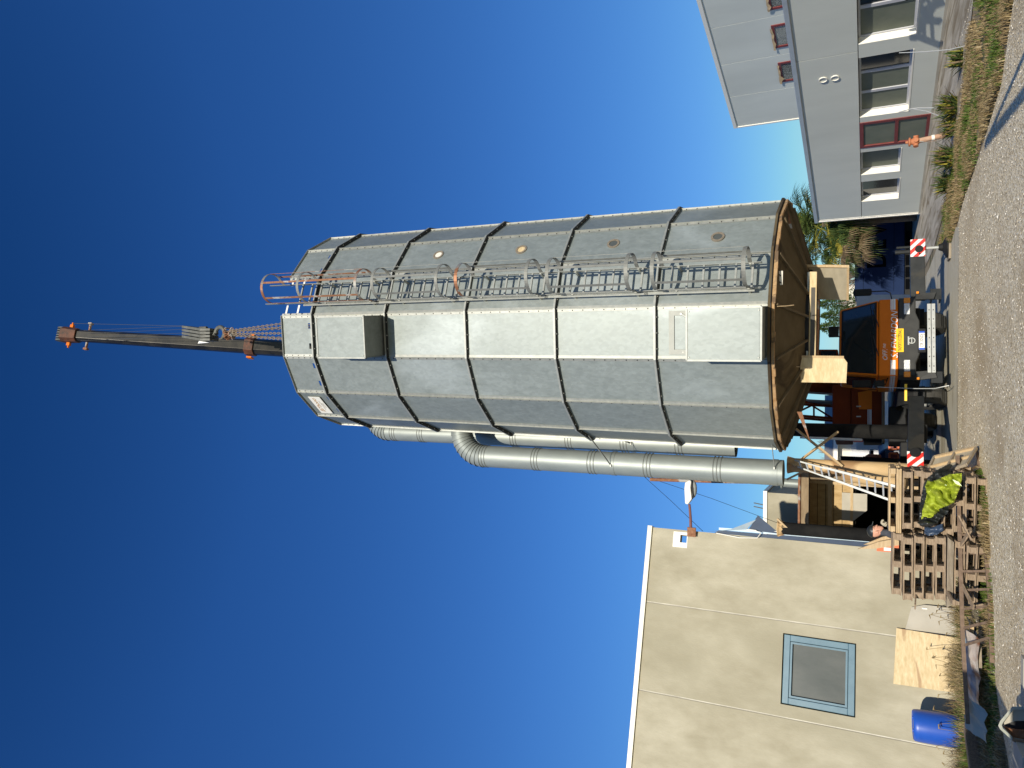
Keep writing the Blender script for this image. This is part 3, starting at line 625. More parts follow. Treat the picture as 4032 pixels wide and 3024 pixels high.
b=MB(); b.prism([rp(-30,-.05,.0),rp(0,-.05,.0),rp(0,.07,.0),rp(-30,.07,.0)],nR*.03); b.build('plinth','slab',gb)
def window(nm,a0,a1,z0,z1,panes,fm,gm,dep=.22):
    b=MB(); t=.01
    b.prism([rp(a1-.0,z0,0),rp(a1,z0,-.29),rp(a1,z1,-.29),rp(a1,z1,0)],-dR*t); b.prism([rp(a0,z0,0),rp(a0,z0,-.29),rp(a0,z1,-.29),rp(a0,z1,0)],dR*t)
    b.prism([rp(a0+t,z0,0.012),rp(a1-t,z0,.012),rp(a1-t,z0,-.29),rp(a0+t,z0,-.29)],UP*.03)
    f=b.build('window_reveal','white',gb)
    fw=.055; b=MB(); n=panes; L=a1-a0-2*t
    def fb(x0,x1,za,zb,o=dep): b.prism([rp(x0,za,-o),rp(x1,za,-o),rp(x1,zb,-o),rp(x0,zb,-o)],-nR*.05)
    x0,x1=a0+t,a1-t; zz0=z0+.03
    fb(x0,x1,zz0,zz0+fw); fb(x0,x1,z1-fw,z1)
    for i in range(n+1):
        xc=x0+(x1-x0)*i/n; w_=fw if 0<i<n else fw
        fb(max(x0,xc-w_),min(x1,xc+w_),zz0+fw,z1-fw)
    b.build('window_frame',fm,f)
    for i in range(n):
        b=MB(); xa,xb=x0+(x1-x0)*i/n+fw,x0+(x1-x0)*(i+1)/n-fw
        b.prism([rp(xa-.01,zz0+fw-.01,-dep-.03),rp(xb+.01,zz0+fw-.01,-dep-.03),rp(xb+.01,z1-fw+.01,-dep-.03),rp(xa-.01,z1-fw+.01,-dep-.03)],-nR*.008); b.build('window_pane',gm[i%len(gm)],f)
M['lav']=mat('grey_lavender_frame',(.50,.50,.52),(.56,.56,.58),rough=.4)
def W2(nm): return wn[nm][1],wn[nm][2]
a,c=W2('a'); window('a',a,c,heights['a'][0],zt,3,'lav',['glass','glass','blind'])
a,c=W2('b'); window('b',a,c,heights['b'][0],zt,3,'lav',['glass','blind','blind'])
a,c=W2('c'); window('c',a,c,heights['c'][0],zt,1,'lav',['blind'])
a,c=W2('d'); window('d',a,c,heights['d'][0],zt,1,'lav',['glass'])
a,c=W2('door'); b=MB()
def db(x0,x1,z0,z1,o=.02,th=.08): b.prism([rp(x0,z0,o),rp(x1,z0,o),rp(x1,z1,o),rp(x0,z1,o)],-nR*th)
db(a,c,.02,.16); db(a,c,1.92,2.03); db(a,a+.13,.16,1.92); db(c-.13,c,.16,1.92); db(a+.13,c-.13,.93,1.03)
df=b.build('red_door_frame','redf',gb,bevel=.008)
for z0,z1,m_ in ((.16,.93,'blind'),(1.03,1.92,'blind')):
    b=MB(); db(a+.13,c-.13,z0,z1,-.02,.01); b.build('door_pane',m_,df)
for (x,y) in ((3241,313),(3288,306)):
    al,z=WR(x,y); b=MB(); c0=rp(al,z,.0); ro=b.ring(c0+nR*.03,.115,dR,UP,28); ri=b.ring(c0+nR*.03,.10,dR,UP,28); r2=b.ring(c0,.115,dR,UP,28); r3=b.ring(c0+nR*.005,.10,dR,UP,28)
    b.add(ro+ri+r2+r3,[(i,(i+1)%28,28+(i+1)%28,28+i) for i in range(28)]+[(56+i,56+(i+1)%28,(i+1)%28,i) for i in range(28)]+[(28+i,28+(i+1)%28,84+(i+1)%28,84+i) for i in range(28)]); f=b.build('round_vent','white',gb)
    b=MB(); b.quad(*b.ring(c0+nR*.008,.103,dR,UP,28)); b.build('vent_cover','grey',f)
# taller block set back
PT=Vector((12,32,0)); tb=thing('tall_grey_building','taller grey panel block with small red windows rising behind the low grey building','building',PT)
def tp(al,z,off=0.): return PT+dR*al+nR*off+UP*z
js=[1.9,-.32,-2.45,-4.6,-6.75,-8.9,-11.1,-13.3,-20]
for x1,x0 in zip(js,js[1:]):
    b=MB(); b.prism([tp(x0+.012,0),tp(x1-.012,0),tp(x1-.012,7.1),tp(x0+.012,7.1)],-nR*.2); b.build('wall_panel','grey',tb)
    b=MB(); b.prism([tp(x0-.012,0,-.01),tp(x0+.012,0,-.01),tp(x0+.012,7.1,-.01),tp(x0-.012,7.1,-.01)],-nR*.1); b.build('panel_joint','white',tb)
b=MB(); b.prism([tp(-20,7.1,.04),tp(1.96,7.1,.04),tp(1.96,7.24,.04),tp(-20,7.24,.04)],-nR*.3); b.build('roof_coping','white',tb)
b=MB(); b.prism([tp(1.9,0,.03),tp(1.98,0,.03),tp(1.98,7.1,.03),tp(1.9,7.1,.03)],-nR*.3); b.build('corner_trim','white',tb)
b=MB(); b.prism([tp(-20,7.0,-.2),tp(1.9,7.0,-.2),tp(1.9,7.0,-8),tp(-20,7.0,-8)],UP*.05); b.prism([tp(1.85,0,-.2),tp(1.85,0,-8),tp(1.85,7,-8),tp(1.85,7,-.2)],dR*.04); b.build('roof','greyt',tb)
for i,(x0,x1,y0,y1) in enumerate(((3016,3070,-30,42),(3035,3095,100,192),(3062,3115,247,325))):
    a0,z1=W(x0,y0,(PT.x,PT.y),RAZ); a1,_=W(x0,y1,(PT.x,PT.y),RAZ); z0=z1-.95
    b=MB()
    def tbx(xa,xb,za,zb,o=.03,th=.08): b.prism([tp(xa,za,o),tp(xb,za,o),tp(xb,zb,o),tp(xa,zb,o)],-nR*th)
    tbx(a0,a1,z1-.1,z1); tbx(a0,a1,z0,z0+.1); tbx(a0,a0+.1,z0+.1,z1-.1); tbx(a1-.1,a1,z0+.1,z1-.1); f=b.build('red_window_frame','redf',tb)
    b=MB(); tbx(a0+.1,a1-.1,z0+.1,z1-.1,-.0,.01+.001); b.build('window_pane','glass',f)
    b=MB(); N=7; vs=[]
    for j in range(N+1):
        q=j/N; vs.append(tp(a0+(a1-a0)*(.1+.95*q),z1+.02+.03*random.random(),.04+.02*random.random())); vs.append(tp(a0+(a1-a0)*(.1+.95*q),z1-.02-.05*random.random()*(5 if j==N-2 else 1),.045+.03*random.random()))
    b.add(vs,[(2*j,2*j+1,2*j+3,2*j+2) for j in range(N)]); b.build('torn_paper','bfr',f)
# ================================================================= MOBILE CRANE
TH0=-13.; TF=Vector((1.16,19.25,0)); te=azv(TH0+90); tr=azv(TH0)   # lateral (viewer right), rearward
def T(l,r,z): return TF+te*l+tr*r+UP*z
cr=thing('mobile_crane','orange mobile crane with extended telescopic boom and outriggers, parked behind the silo','crane',TF)
def tbox(name,m,l0,l1,r0,r1,z0,z1,par=None,bev=.015):
    b=MB(); b.hexa([T(l0,r0,z0),T(l1,r0,z0),T(l1,r1,z0),T(l0,r1,z0)],[T(l0,r0,z1),T(l1,r0,z1),T(l1,r1,z1),T(l0,r1,z1)]); return b.build(name,m,par or cr,bevel=bev)
HW=.93
# cab shell: lower body, pillars, roof
b=MB(); b.hexa([T(-HW,0,1.09),T(HW,0,1.09),T(HW,1.75,1.09),T(-HW,1.75,1.09)],[T(-HW,.02,1.50),T(HW,.02,1.50),T(HW,1.75,1.50),T(-HW,1.75,1.50)]); cab=b.build('cab','orange',cr,bevel=.03)
b=MB(); b.hexa([T(-HW,.03,1.50),T(HW,.03,1.50),T(HW,1.75,1.50),T(-HW,1.75,1.50)],[T(-.80,.30,2.36),T(.80,.30,2.36),T(.82,1.7,2.36),T(-.82,1.7,2.36)]); b.build('cab_upper','orange',cr,bevel=.05)
# windscreen
def fx(l,z,o=-.012):   # point on the sloping front face
    q=(z-1.50)/.86; return T(l,.03+.27*q+o,z)
b=MB(); b.prism([fx(-.88,1.54),fx(.88,1.54),fx(.76,2.31),fx(-.76,2.31)],tr*.03); wsf=b.build('windscreen_seal','black',cab,bevel=.03)
b=MB(); b.prism([fx(-.84,1.585,-.018),fx(.84,1.585,-.018),fx(.73,2.27,-.018),fx(-.73,2.27,-.018)],tr*.006); b.build('windscreen','glass',wsf,bevel=.02)
b=MB()
for s_ in (-1,1): b.prism([T(s_*(HW+.004),.25,1.55),T(s_*(HW+.004),1.3,1.55),T(s_*.845,1.25,2.2),T(s_*.845,.42,2.2)],te*(s_*.012))
b.build('side_window','glass',cab)
for x0,x1,z0 in ((-.5,.05,1.54),(.2,.7,1.54)):
    b=MB(); b.tube([fx(x0+.05,1.5,-.04),fx(x1,1.62,-.035)],.012,5); b.tube([fx(x1-.45,1.60,-.03),fx(x1+.1,1.68,-.03)],.008,5); b.build('wiper','ink',cab)
# bumper / grille panel
b=MB(); b.prism([T(-HW,-.03,.735),T(-.62,-.03,.735),T(-.42,-.03,.66),T(.36,-.03,.66),T(.56,-.03,.735),T(HW,-.03,.735),T(HW,-.03,1.085),T(-HW,-.03,1.085)],tr*.5); bu=b.build('bumper','dgrey',cr,bevel=.02)
b=MB()
for p,q in (((-.9,.80),(-.45,1.05)),((.5,.80),(.3,.95)),((-.93,.765),(-.6,.765)),((.6,.765),(.92,.765))): b.bar(T(p[0],-.034,p[1]),T(q[0],-.034,q[1]),.008,.006,up=tr)
b.build('panel_groove','ink',bu)
for s_,l0 in ((-1,-.70),(1,.66)):
    b=MB(); b.box(T(l0,-.035,.915),(.27,.03,.125),te,tr,UP); h=b.build('headlight','lens',bu,bevel=.015)
    b=MB(); b.box(T(l0+s_*.205,-.030,.915),(.13,.03,.135),te,tr,UP); b.build('indicator','amber',bu,bevel=.012)
# stripes and lettering
b=MB(); O=-.006
for l0,l1 in ((-HW+.02,-.56),(.66,HW-.01)):
    for z0,z1 in ((1.15,1.195),(1.205,1.235),(1.243,1.255)): b.prism([T(l0,O,z0),T(l1,O,z0),T(l1,O,z1),T(l0,O,z1)],tr*.004)
b.build('white_stripes','stripe',cab)
b=MB()
for z0,z1 in ((1.15,1.195),(1.205,1.235),(1.243,1.255)): b.prism([T(-HW-.004,.02,z0),T(-HW-.004,1.7,z0),T(-HW-.004,1.7,z1),T(-HW-.004,.02,z1)],te*.003)
b.build('side_stripes','stripe',cab)
nf=-tr
# serif-like italic lettering: sheared, widened
text('lettering','S.LENARDON',T(.05,-.006,1.165),te,UP,.20,'stripe',cab,shear=.30,xs=.92,space=1.02)
text('lettering','OFF.',T(-.43,.008,1.36),te,UP,.14,'stripe',cab,shear=.30); text('lettering','ne',T(-.22,.012,1.385),te,UP,.12,'stripe',cab,shear=.3)
b=MB(); b.box(T(-.10,-.045,1.06),(.56,.012,.155),te,tr,UP); ys=b.build('yellow_sign','yellow',cr)
text('sign_lettering','TRASPORTO ECCEZIONALE',T(-.10,-.053,1.058),te,UP,.10,'ink',ys,xs=.40,bold=.001,space=1.05)
# maker's badge ring on the bumper
b=MB(); c0=T(-.11,-.04,.82); rr=b.ring(c0,.075,te,UP,24); ri=b.ring(c0,.055,te,UP,24); b.add(rr+ri,[(i,(i+1)%24,24+(i+1)%24,24+i) for i in range(24)]); b.bar(T(-.17,-.041,.82),T(-.05,-.041,.82),.02,.006,up=tr); b.box(T(-.11,-.04,.885),(.2,.006,.03),te,tr,UP); b.build('badge','alu',bu)
# number plate
b=MB(); b.box(T(-.12,-.06,.62),(.56,.02,.155),te,tr,UP); b.build('plate_holder','black',cr)
b=MB(); b.box(T(-.12,-.072,.62),(.44,.008,.115),te,tr,UP); npl=b.build('number_plate','rwhite',cr)
b=MB(); b.box(T(-.318,-.077,.62),(.042,.004,.113),te,tr,UP); b.box(T(.078,-.077,.62),(.042,.004,.113),te,tr,UP); b.build('plate_band','eublue',npl)
text('plate_lettering','CR 205DJ',T(-.12,-.078,.62),te,UP,.095,'ink',npl,xs=.80)
# underrun beam (perforated aluminium rails) and steps
b=MB(); b.box(T(-.08,-.12,.475),(1.62,.05,.075),te,tr,UP); b.box(T(-.08,-.12,.39),(1.62,.05,.075),te,tr,UP); ub=b.build('underrun_rail','alu',cr,bevel=.006)
b=MB()
for i in range(7):
    for z in (.475,.39): b.box(T(-.74+i*.22,-.147,z),(.024,.006,.02),te,tr,UP)
b.build('rail_hole','ink',ub)
for s_ in (-1,1):
    b=MB(); b.prism([T(s_*.86,-.1,.74),T(s_*1.04,-.02,.74),T(s_*1.0,-.12,.33),T(s_*.84,-.15,.38)],tr*.06); b.build('rail_bracket','dgrey',cr)
    b=MB(); b.box(T(s_*.98,.1,.42),(.26,.35,.03),te,tr,UP); b.box(T(s_*.98,.1,.24),(.24,.30,.03),te,tr,UP); b.box(T(s_*.98,-.06,.33),(.26,.02,.22),te,tr,UP); b.build('step','steel',cr)
    b=MB(); b.box(T(s_*1.02,-.1,.70),(.05,.03,.05),te,tr,UP); b.build('side_marker','amber',cr)
# mirrors
b=MB(); b.tube([T(HW,.1,1.22),T(HW+.16,.02,1.26),T(HW+.20,.0,1.36),T(HW+.20,.0,1.9)],.014,6); ma=b.build('mirror_arm','black',cr)
b=MB(); b.box(T(HW+.18,-.02,1.85),(.17,.10,.40),te,tr,UP); b.build('mirror','black',ma,bevel=.04)
b=MB(); b.tube([fx(.1,2.33,0),T(.2,.15,2.55),T(.12,.12,2.5)],.012,6); b.box(T(.18,.1,2.47),(.24,.12,.22),te,tr,UP); b.build('front_mirror','black',cr,bevel=.02)
b=MB(); b.tube([T(-HW,.2,1.3),T(-HW-.18,.1,1.35),T(-HW-.2,.1,2.0)],.014,6); ma=b.build('mirror_arm','black',cr)
b=MB(); b.box(T(-HW-.18,.08,1.85),(.17,.10,.40),te,tr,UP); b.box(T(-HW-.18,.08,1.48),(.17,.10,.22),te,tr,UP); b.build('mirror','black',ma,bevel=.03)
# door details
b=MB(); b.box(T(-HW-.008,1.45,1.62),(.01,.02,.2),te,tr,UP); b.bar(T(-HW-.02,.35,1.3),T(-HW-.02,.35,1.42),.02); b.build('door_handle','black',cab)
# chassis and deck
tbox('chassis','black',-.95,.85,.5,8.2,.62,1.02)
tbox('deck','dgrey',-1.05,.95,1.8,8.4,1.02,1.14)
def wheel(l,r):
    b=MB(); R=.50; c=T(l,r,R); ax=te
    prof=[(.26,-.16),(.40,-.20),(.47,-.19),(.50,-.15),(.50,.15),(.47,.19),(.40,.20),(.26,.16)]
    n=32; vs=[]
    for rr,o in prof: vs+=[c+ax*o+tr*(rr*cos(2*pi*i/n))+UP*(rr*sin(2*pi*i/n)) for i in range(n)]
    k=len(prof); b.add(vs,[(j*n+i,j*n+(i+1)%n,((j+1)%k)*n+(i+1)%n,((j+1)%k)*n+i) for j in range(k) for i in range(n)])
    for i in range(n): 
        if i%2==0: a=2*pi*i/n; p=c+tr*(.503*cos(a))+UP*(.503*sin(a)); b.box(p,(.30,.02,.03),ax,tr*cos(a)+UP*sin(a),-tr*sin(a)+UP*cos(a))
    w_=b.build('wheel','tyre',cr,smooth=True)
    b=MB(); sg=-1 if l<0 else 1
    b.cyl(c+ax*sg*.10,c+ax*sg*.13,.27,.20,24); b.cyl(c+ax*sg*.12,c+ax*sg*.2,.09,.07,16)
    for i in range(8): a=i*pi/4; b.cyl(c+ax*sg*.12+tr*(.15*cos(a))+UP*(.15*sin(a)),c+ax*sg*.145+tr*(.15*cos(a))+UP*(.15*sin(a)),.014,n=6)
    b.build('rim','alu',w_)
for r in (1.65,4.85,6.3):
    for l in (-1.10,.78): wheel(l,r)
# mudguards
for l in (-1.13,.80):
    b=MB(); 
    for i in range(8):
        a0,a1=pi*i/8,pi*(i+1)/8; c=T(l,1.65,.5); 
        p=lambda a,o:c+te*o+tr*(.62*cos(a))+UP*(.62*sin(a))
        if i>1: b.quad(p(a0,-.22),p(a1,-.22),p(a1,.2),p(a0,.2))
    b.build('mudguard','black',cr)
# front outriggers
def outr(pts,Y0,Y1,m,nm,dep=.28): 
    b=MB(); q=[D(x,y,Y) for (x,y),Y in zip(pts,(Y0,Y1,Y1,Y0))]; b.prism(q,(0,dep,0)); return b.build(nm,m,cr,bevel=.01)
orr=outr([(3586,1180),(3583,982),(3641,982),(3645,1180)],19.8,19.95,'steel','outrigger_beam')
olf=outr([(3578,1560),(3574,1780),(3639,1782),(3640,1560)],18.9,17.05,'steel','outrigger_beam')
def hazard(pa,pb,za,zb,nsl,par,hole,rev):
    # end plate between two points, white with red diagonals
    Xd=(pb-pa); Wd=Xd.length; Xd.normalize(); nn=Vector((Xd.y,-Xd.x,0)); 
    b=MB(); b.prism([pa+UP*za,pb+UP*za,pb+UP*zb,pa+UP*zb],-nn*.012); pl=b.build('warning_plate','rwhite',par)
    H=zb-za; b=MB(); w=.105; k=-H
    import itertools
    def clip(poly):
        for ax,sgn,lim in ((0,1,0),(0,-1,-Wd),(1,1,0),(1,-1,-H)):
            out=[]
            for i in range(len(poly)):
                p,q=poly[i],poly[(i+1)%len(poly)]; fp,fq=sgn*p[ax]-lim,sgn*q[ax]-lim
                if fp>=0: out.append(p)
                if fp*fq<0: t=fp/(fp-fq); out.append((p[0]+(q[0]-p[0])*t,p[1]+(q[1]-p[1])*t))
            poly=out
            if len(poly)<3: return []
        return poly
    x=-H*1.2
    while x<Wd+H:
        if rev: poly=[(x,0),(x+w,0),(x+w+H,H),(x+H,H)]
        else: poly=[(x+H,0),(x+w+H,0),(x+w,H),(x,H)]
        c=clip(poly)
        if c: b.prism([pa+Xd*u+UP*(za+v)+nn*.001 for u,v in c],nn*.004)
        x+=2*w
    b.build('red_stripes','rred',pl)
    b=MB(); cc=pa+Xd*(Wd*hole[0])+UP*(za+H*hole[1])+nn*.006; b.cyl(cc,cc+nn*.03,hole[2],n=24)
    if len(hole)>3: cc=pa+Xd*(Wd*hole[3])+UP*(za+H*hole[1]*.9)+nn*.006; b.cyl(cc,cc+nn*.01,.022,n=10)
    b.build('jack_cap','black',pl)
pa=D(3610,1010,19.90);pb=D(3610,942,19.96); zt_,zb_=D(3585,980,19.93).z,D(3643,980,19.93).z; pa.z=0;pb.z=0
hazard(pa,pb,zb_,zt_,4,orr,(.42,.42,.085,.15),False)
pa=D(3610,1860,16.75);pb=D(3610,1778,17.0); zt_,zb_=D(3572,1820,16.88).z,D(3637,1820,16.88).z; pa.z=0;pb.z=0
hazard(pa,pb,zb_,zt_,4,olf,(.93,.50,.10),False)
b=MB(); p=G(3745,965); p=Vector((p.x,19.95+.1,0)); b.cyl(p+UP*.12,p+UP*.83,.035,n=14); js1=b.build('jack_leg','alu',orr)
b=MB(); b.cyl(p+Vector((-.06,0,.5)),p+Vector((-.06,0,1.15)),.05,n=14); b.cyl(p+Vector((.05,0,.5)),p+Vector((.05,0,1.12)),.03,n=14); b.build('jack_tube','steel',orr)
b=MB(); b.lathe(p,[(.26,.05),(.26,.08),(.10,.16),(.07,.24)],20); b.build('jack_foot','black',orr)
q=Vector((p.x,p.y,0)); o=MB().box(q+UP*.025,(.62,.5,.045)).build('support_board','woodg'); tag(o,'worn flat timber board under the right outrigger foot','board')
b=MB(); p=Vector((-1.62,17.35,0)); b.cyl(p+UP*.1,p+UP*.7,.045,n=14); b.lathe(p,[(.26,.03),(.26,.06),(.09,.14)],20); b.build('jack_leg','black',olf)
b=MB(); b.box(D(3566,1545,18.9),(.38,.2,.05)); b.build('yellow_block','yellow',cr)
# superstructure and rear of the machine
def sup(name,m,x0,x1,y0,y1,Y,dep,bev=.03,par=None):
    b=MB(); b.prism([D(x1,y0,Y),D(x1,y1,Y),D(x0,y1,Y),D(x0,y0,Y)],(tr.x*dep,tr.y*dep,0)); return b.build(name,m,par or cr,bevel=bev)
ss=sup('slewing_body','orange_shade',3277,3352,1515,1693,22.0,2.6)
sup('engine_cover','orange_shade',3352,3480,1530,1690,21.9,2.2,par=ss)
sup('weight_block','orange_shade',3300,3450,1440,1530,22.6,2.0,par=ss)
b=MB()
for dz in (0,.055,.095): b.prism([D(3416+dz*125,y,21.885) for y in (1560,1690)]+[D(3420+dz*125,y,21.885) for y in (1690,1560)],(0,.004,0))
b.build('white_stripes','stripe',ss)
b=MB(); b.prism([D(3433,1612,21.88),D(3433,1535,21.88),D(3378,1545,21.88),D(3382,1612,21.88)],(0,.004,0))
b.build('side_panel_mark','orange',ss)
text('lettering','LOCAL',D(3398,1590,21.87),Vector((1,0,0)),UP,.12,'stripe',ss,shear=.2) if False else None
for y in (1600,1640):
    b=MB(); b.bar(D(3372,y,21.85),D(3390,y,21.85),.03); b.build('grab_handle','alu',ss)
sup('oil_tank','black',3398,3475,1690,1735,21.5,.8)
b=MB()
for i in range(4): b.tube([D(3310,1690+8*i,21.6),D(3330,1712+5*i,21.5),D(3380,1715+5*i,21.45),D(3402,1716+4*i,21.45)],.016,6)
b.build('hose','ink',cr)
sup('deck_rail','timber',3472,3484,1500,1745,21.3,.2)
sup('tool_box','black',3500,3570,1600,1740,21.0,.8)
sup('rear_box','black',3545,3590,1740,1800,20.2,.8)
b=MB(); b.box((-1.0,18.5,.61),(.40,1.0,.09)); b.build('ballast_box','black',cr,bevel=.02)
# operator cab of the superstructure (dark glass) seen over the front cab
b=MB(); 
q0=D(3225,1335,22.5);
oc=sup('operator_cab','orange_shade',3222,3300,1375,1440,22.8,1.4)
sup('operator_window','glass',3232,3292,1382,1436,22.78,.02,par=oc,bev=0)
# boom
def section(p0,p1,w0,w1,h0,h1,name,m,par,n=12):
    p0=Vector(p0);p1=Vector(p1); Yd=(p1-p0).normalized(); X=te.copy(); X=(X-Yd*X.dot(Yd)).normalized(); Z=X.cross(Yd); b=MB()
    def oct_(c,w,h): return [c+X*(w/2*a)+Z*(h/2*bb) for a,bb in ((-1,.45),(-.6,.95),(.6,.95),(1,.45),(1,-.35),(.7,-.85),(.25,-1),(-.25,-1),(-.7,-.85),(-1,-.35))]
    A=oct_(p0,w0,h0);B_=oct_(p1,w1,h1); k=len(A)
    b.add(A+B_,[(i,(i+1)%k,k+(i+1)%k,k+i) for i in range(k)]+[tuple(range(k-1,-1,-1)),tuple(range(k,2*k))]); return b.build(name,m,par,bevel=.008)
B0=D(3300,1512,24.2); B1=D(278,1320,15.2)
def BL(t): return B0.lerp(B1,t)
tcol=None
# find parameter whose pixel x is ~991 for the collar
def pixx(P):
    v=P-Vector((0,0,EYE)); return 2016-F*(v.dot(_u)/v.dot(_f))
tt=[t/400 for t in range(401)]
tc_=min(tt,key=lambda t:abs(pixx(BL(t))-991))
bm0=section(BL(0),BL(.36),.66,.64,.7,.68,'boom_base','orange_shade',cr)
section(BL(.30),BL(tc_),.50,.48,.54,.52,'boom_section','boom',cr)
section(BL(tc_-.02),BL(1),.44,.36,.48,.40,'boom_section','boom',cr)
colr=section(BL(tc_-.006),BL(tc_+.006),.56,.56,.60,.60,'boom_collar','collar',cr)
Yd=(B1-B0).normalized(); Xb=(te-Yd*te.dot(Yd)).normalized(); Zb=Xb.cross(Yd)
for s_ in (-1,1):
    b=MB(); b.box(BL(tc_)+Xb*s_*.36,(.05,.16,.22),Xb,Yd,Zb); b.build('collar_pad','orange',colr)
for t_ in (.90,.68):
    b=MB(); b.box(BL(t_)-Zb*.29+Xb*.02,(.10,.5,.04),Xb,Yd,Zb); b.build('boom_fitting','ink',cr)
# boom head with sheaves
bh=section(BL(.988),BL(1.008),.44,.50,.5,.6,'boom_head','collar',cr)
for i in range(6):
    b=MB(); c=BL(1.010)+Xb*(-.2+.08*i); b.cyl(c-Xb*.018,c+Xb*.018,.20,n=20); b.build('sheave','hookg',bh)
for s_ in (-1,1):
    b=MB(); b.box(BL(1.0)+Xb*s_*.30,(.10,.10,.10),Xb,Yd,Zb); b.cyl(BL(1.0)+Xb*s_*.25,BL(1.0)+Xb*s_*.42,.03,n=8); b.build('head_lug','orange',bh)
    b=MB(); b.cyl(BL(.975)+Xb*s_*.2,BL(.975)+Xb*s_*.46,.04,n=8); b.box(BL(.975)+Xb*s_*.42,(.06,.12,.12),Xb,Yd,Zb); b.build('head_pin','rust',bh)
# folded lattice jib beside the boom base
J0=D(3300,1625,23.6); J1=D(3120,1612,23.0); jd=(J1-J0).normalized(); J1=J0+jd*5.0
b=MB()
for a_,c_ in ((-.22,-.18),(.22,-.18),(-.22,.18),(.22,.18)): b.bar(J0+Xb*a_+Zb*c_,J1+Xb*a_*.7+Zb*c_*.7,.07)
b.build('jib_chord','orange_shade',cr)
b=MB()
for i in range(7):
    p=J0.lerp(J1,i/7);q=J0.lerp(J1,(i+1)/7); s_=1 if i%2 else -1
    b.bar(p+Xb*.2*s_-Zb*.18,q-Xb*.2*s_-Zb*.18,.04); b.bar(p-Xb*.2,p+Xb*.2,.05)
b.build('jib_brace','orange_shade',cr)
b=MB(); b.tube([D(3290,1585,23.2),D(3120,1575,23.0)],.05,8); b.build('lift_cylinder','rope',cr)
# load ropes
HK=D(738,1304,15.3)
b=MB()
for i,dx in enumerate((-.14,-.05,.06,.15)): b.tube([BL(1.012)+Xb*dx*1.2-Zb*.2+Vector((0,0,-.1)),HK+Vector((dx,0,.1))],.005,5)
b.tube([BL(1.0)+Xb*.4,HK+Vector((.16,0,.2))],.006,5)
b.build('hoist_rope','rope',cr)
hb=thing('hook_block','grey crane hook block with yellow hook hanging over the silo','hook block',HK)
k0=HK; k1=D(832,1316,15.3)
for i in range(4):
    b=MB(); c=k0+Vector((-.17+.095*i,0,0)); e_=k1+Vector((-.17+.095*i,0,0)); b.prism([c+Vector((-.03,-.16,.05)),c+Vector((-.03,.16,.05)),e_+Vector((-.03,.22,.2)),e_+Vector((-.03,.16,-.12)),e_+Vector((-.03,-.16,-.12)),e_+Vector((-.03,-.22,.2))],(.075,0,0)); b.build('cheek_plate','hookg',hb,bevel=.01)
b=MB(); b.box(k1+Vector((0,-.02,.3)),(.46,.1,.3)); b.build('block_body','hookg',hb,bevel=.03)
b=MB(); b.prism([k1+Vector((-.27,-.17,.35)),k1+Vector((-.25,-.17,-.1)),k1+Vector((-.2,-.17,.3))],(.0,.05,0)); b.build('warning_flap','rwhite',hb)
k2=D(850,1312,15.3)
b=MB(); b.cyl(k1+Vector((0,0,-.1)),k2,.07,n=14); pts=[k2+Vector((.17*sin(a),0,-.17+.17*cos(a))) for a in [R_(t) for t in range(0,290,20)]]
b.tube(pts,[.06]*9+[.055]*3+[.04,.03,.02][:max(0,len(pts)-12)],10); b.build('hook','hookg',hb,smooth=True)
# chains to the silo
CT=D(905,1312,15.3); sh=thing('lifting_chains','bundle of rusty lifting chains from the crane hook to the silo top','chains',CT)
M['chainj']=M['chain']
for i,(dx,dy,xe,Ye) in enumerate(((-.9,-1.0,0,0),(-.25,-1.2,0,0),(.45,-1.1,0,0),(1.0,-.7,0,0),(-.7,1.2,0,0),(.8,1.2,0,0))):
    p=CT+Vector((dx*.06,-.02*i,-.02)); q=Vector((1.34+dx*.42,15.75+dy*1.0,13.4)); b=MB(); L_=(q-p).length; n=int(L_/.085); dn=(q-p)/n
    for j in range(n):
        c=p+dn*(j+.5); z=dn.normalized(); X=z.cross(Vector((0,1,0) if j%2 else (1,0,0))).normalized()
        pts=[c+X*(.026*cos(a))+z*(.056*sin(a)) for a in [2*pi*k/8 for k in range(9)]]
        b.tube(pts,.011,4,caps=False)
    b.build('chain_leg','chain',sh)
b=MB()
for i in range(26):
    c=CT+Vector((random.uniform(-.12,.14),random.uniform(-.1,.1),random.uniform(-.15,.30))); A=Vector((random.uniform(-1,1),random.uniform(-1,1),random.uniform(-1,1))).normalized(); Bx=A.cross(Vector((.3,.5,.8))).normalized()
    b.tube([c+A*(.05*cos(a))+Bx*(.09*sin(a)) for a in [2*pi*k/8 for k in range(9)]],.018,5,caps=False)
b.build('chain_bundle','rust',sh)
# ================================================================= COLUMNS, BRACES, LADDER, SHED
def column(Pt,Pb,r,m,capm,label,cap=True,h=.10):
    t=thing('steel_column',label,'column',(Pt.x,Pt.y,0),group='round columns that carried the silo')
    b=MB(); q=Vector((Pb.x,Pb.y,Pb.z)); b.cyl(q,Pt-UP*.02,r,r*.98,24); c=b.build('shaft',m,t,smooth=True)
    if cap:
        b=MB(); b.lathe(Pt-UP*.02,[(r*1.0,-.10),(r*1.15,-.04),(.19,.0),(.19,.012)],8); 
        for i in range(4):
            a=i*pi/2+.4; d=Vector((cos(a),sin(a),0)); b.prism([Pt+d*r-UP*.16,Pt+d*.19-UP*.03,Pt+d*r-UP*.03],d.cross(UP)*.012)
        b.build('flared_cap',capm,t)
    return t
cA=column(D(3088,1690,18.35),Vector((-1.0,18.35,.66)),.16,'tube_shade','tube_shade','round column coloured shade-black rising to the silo rim behind the left outrigger',cap=False)
cB=column(D(3099,1830,17.15),Vector((-1.72,17.15,0)),.155,'tube','tube','ochre stained round column with flared top beside the black column, sunlit')
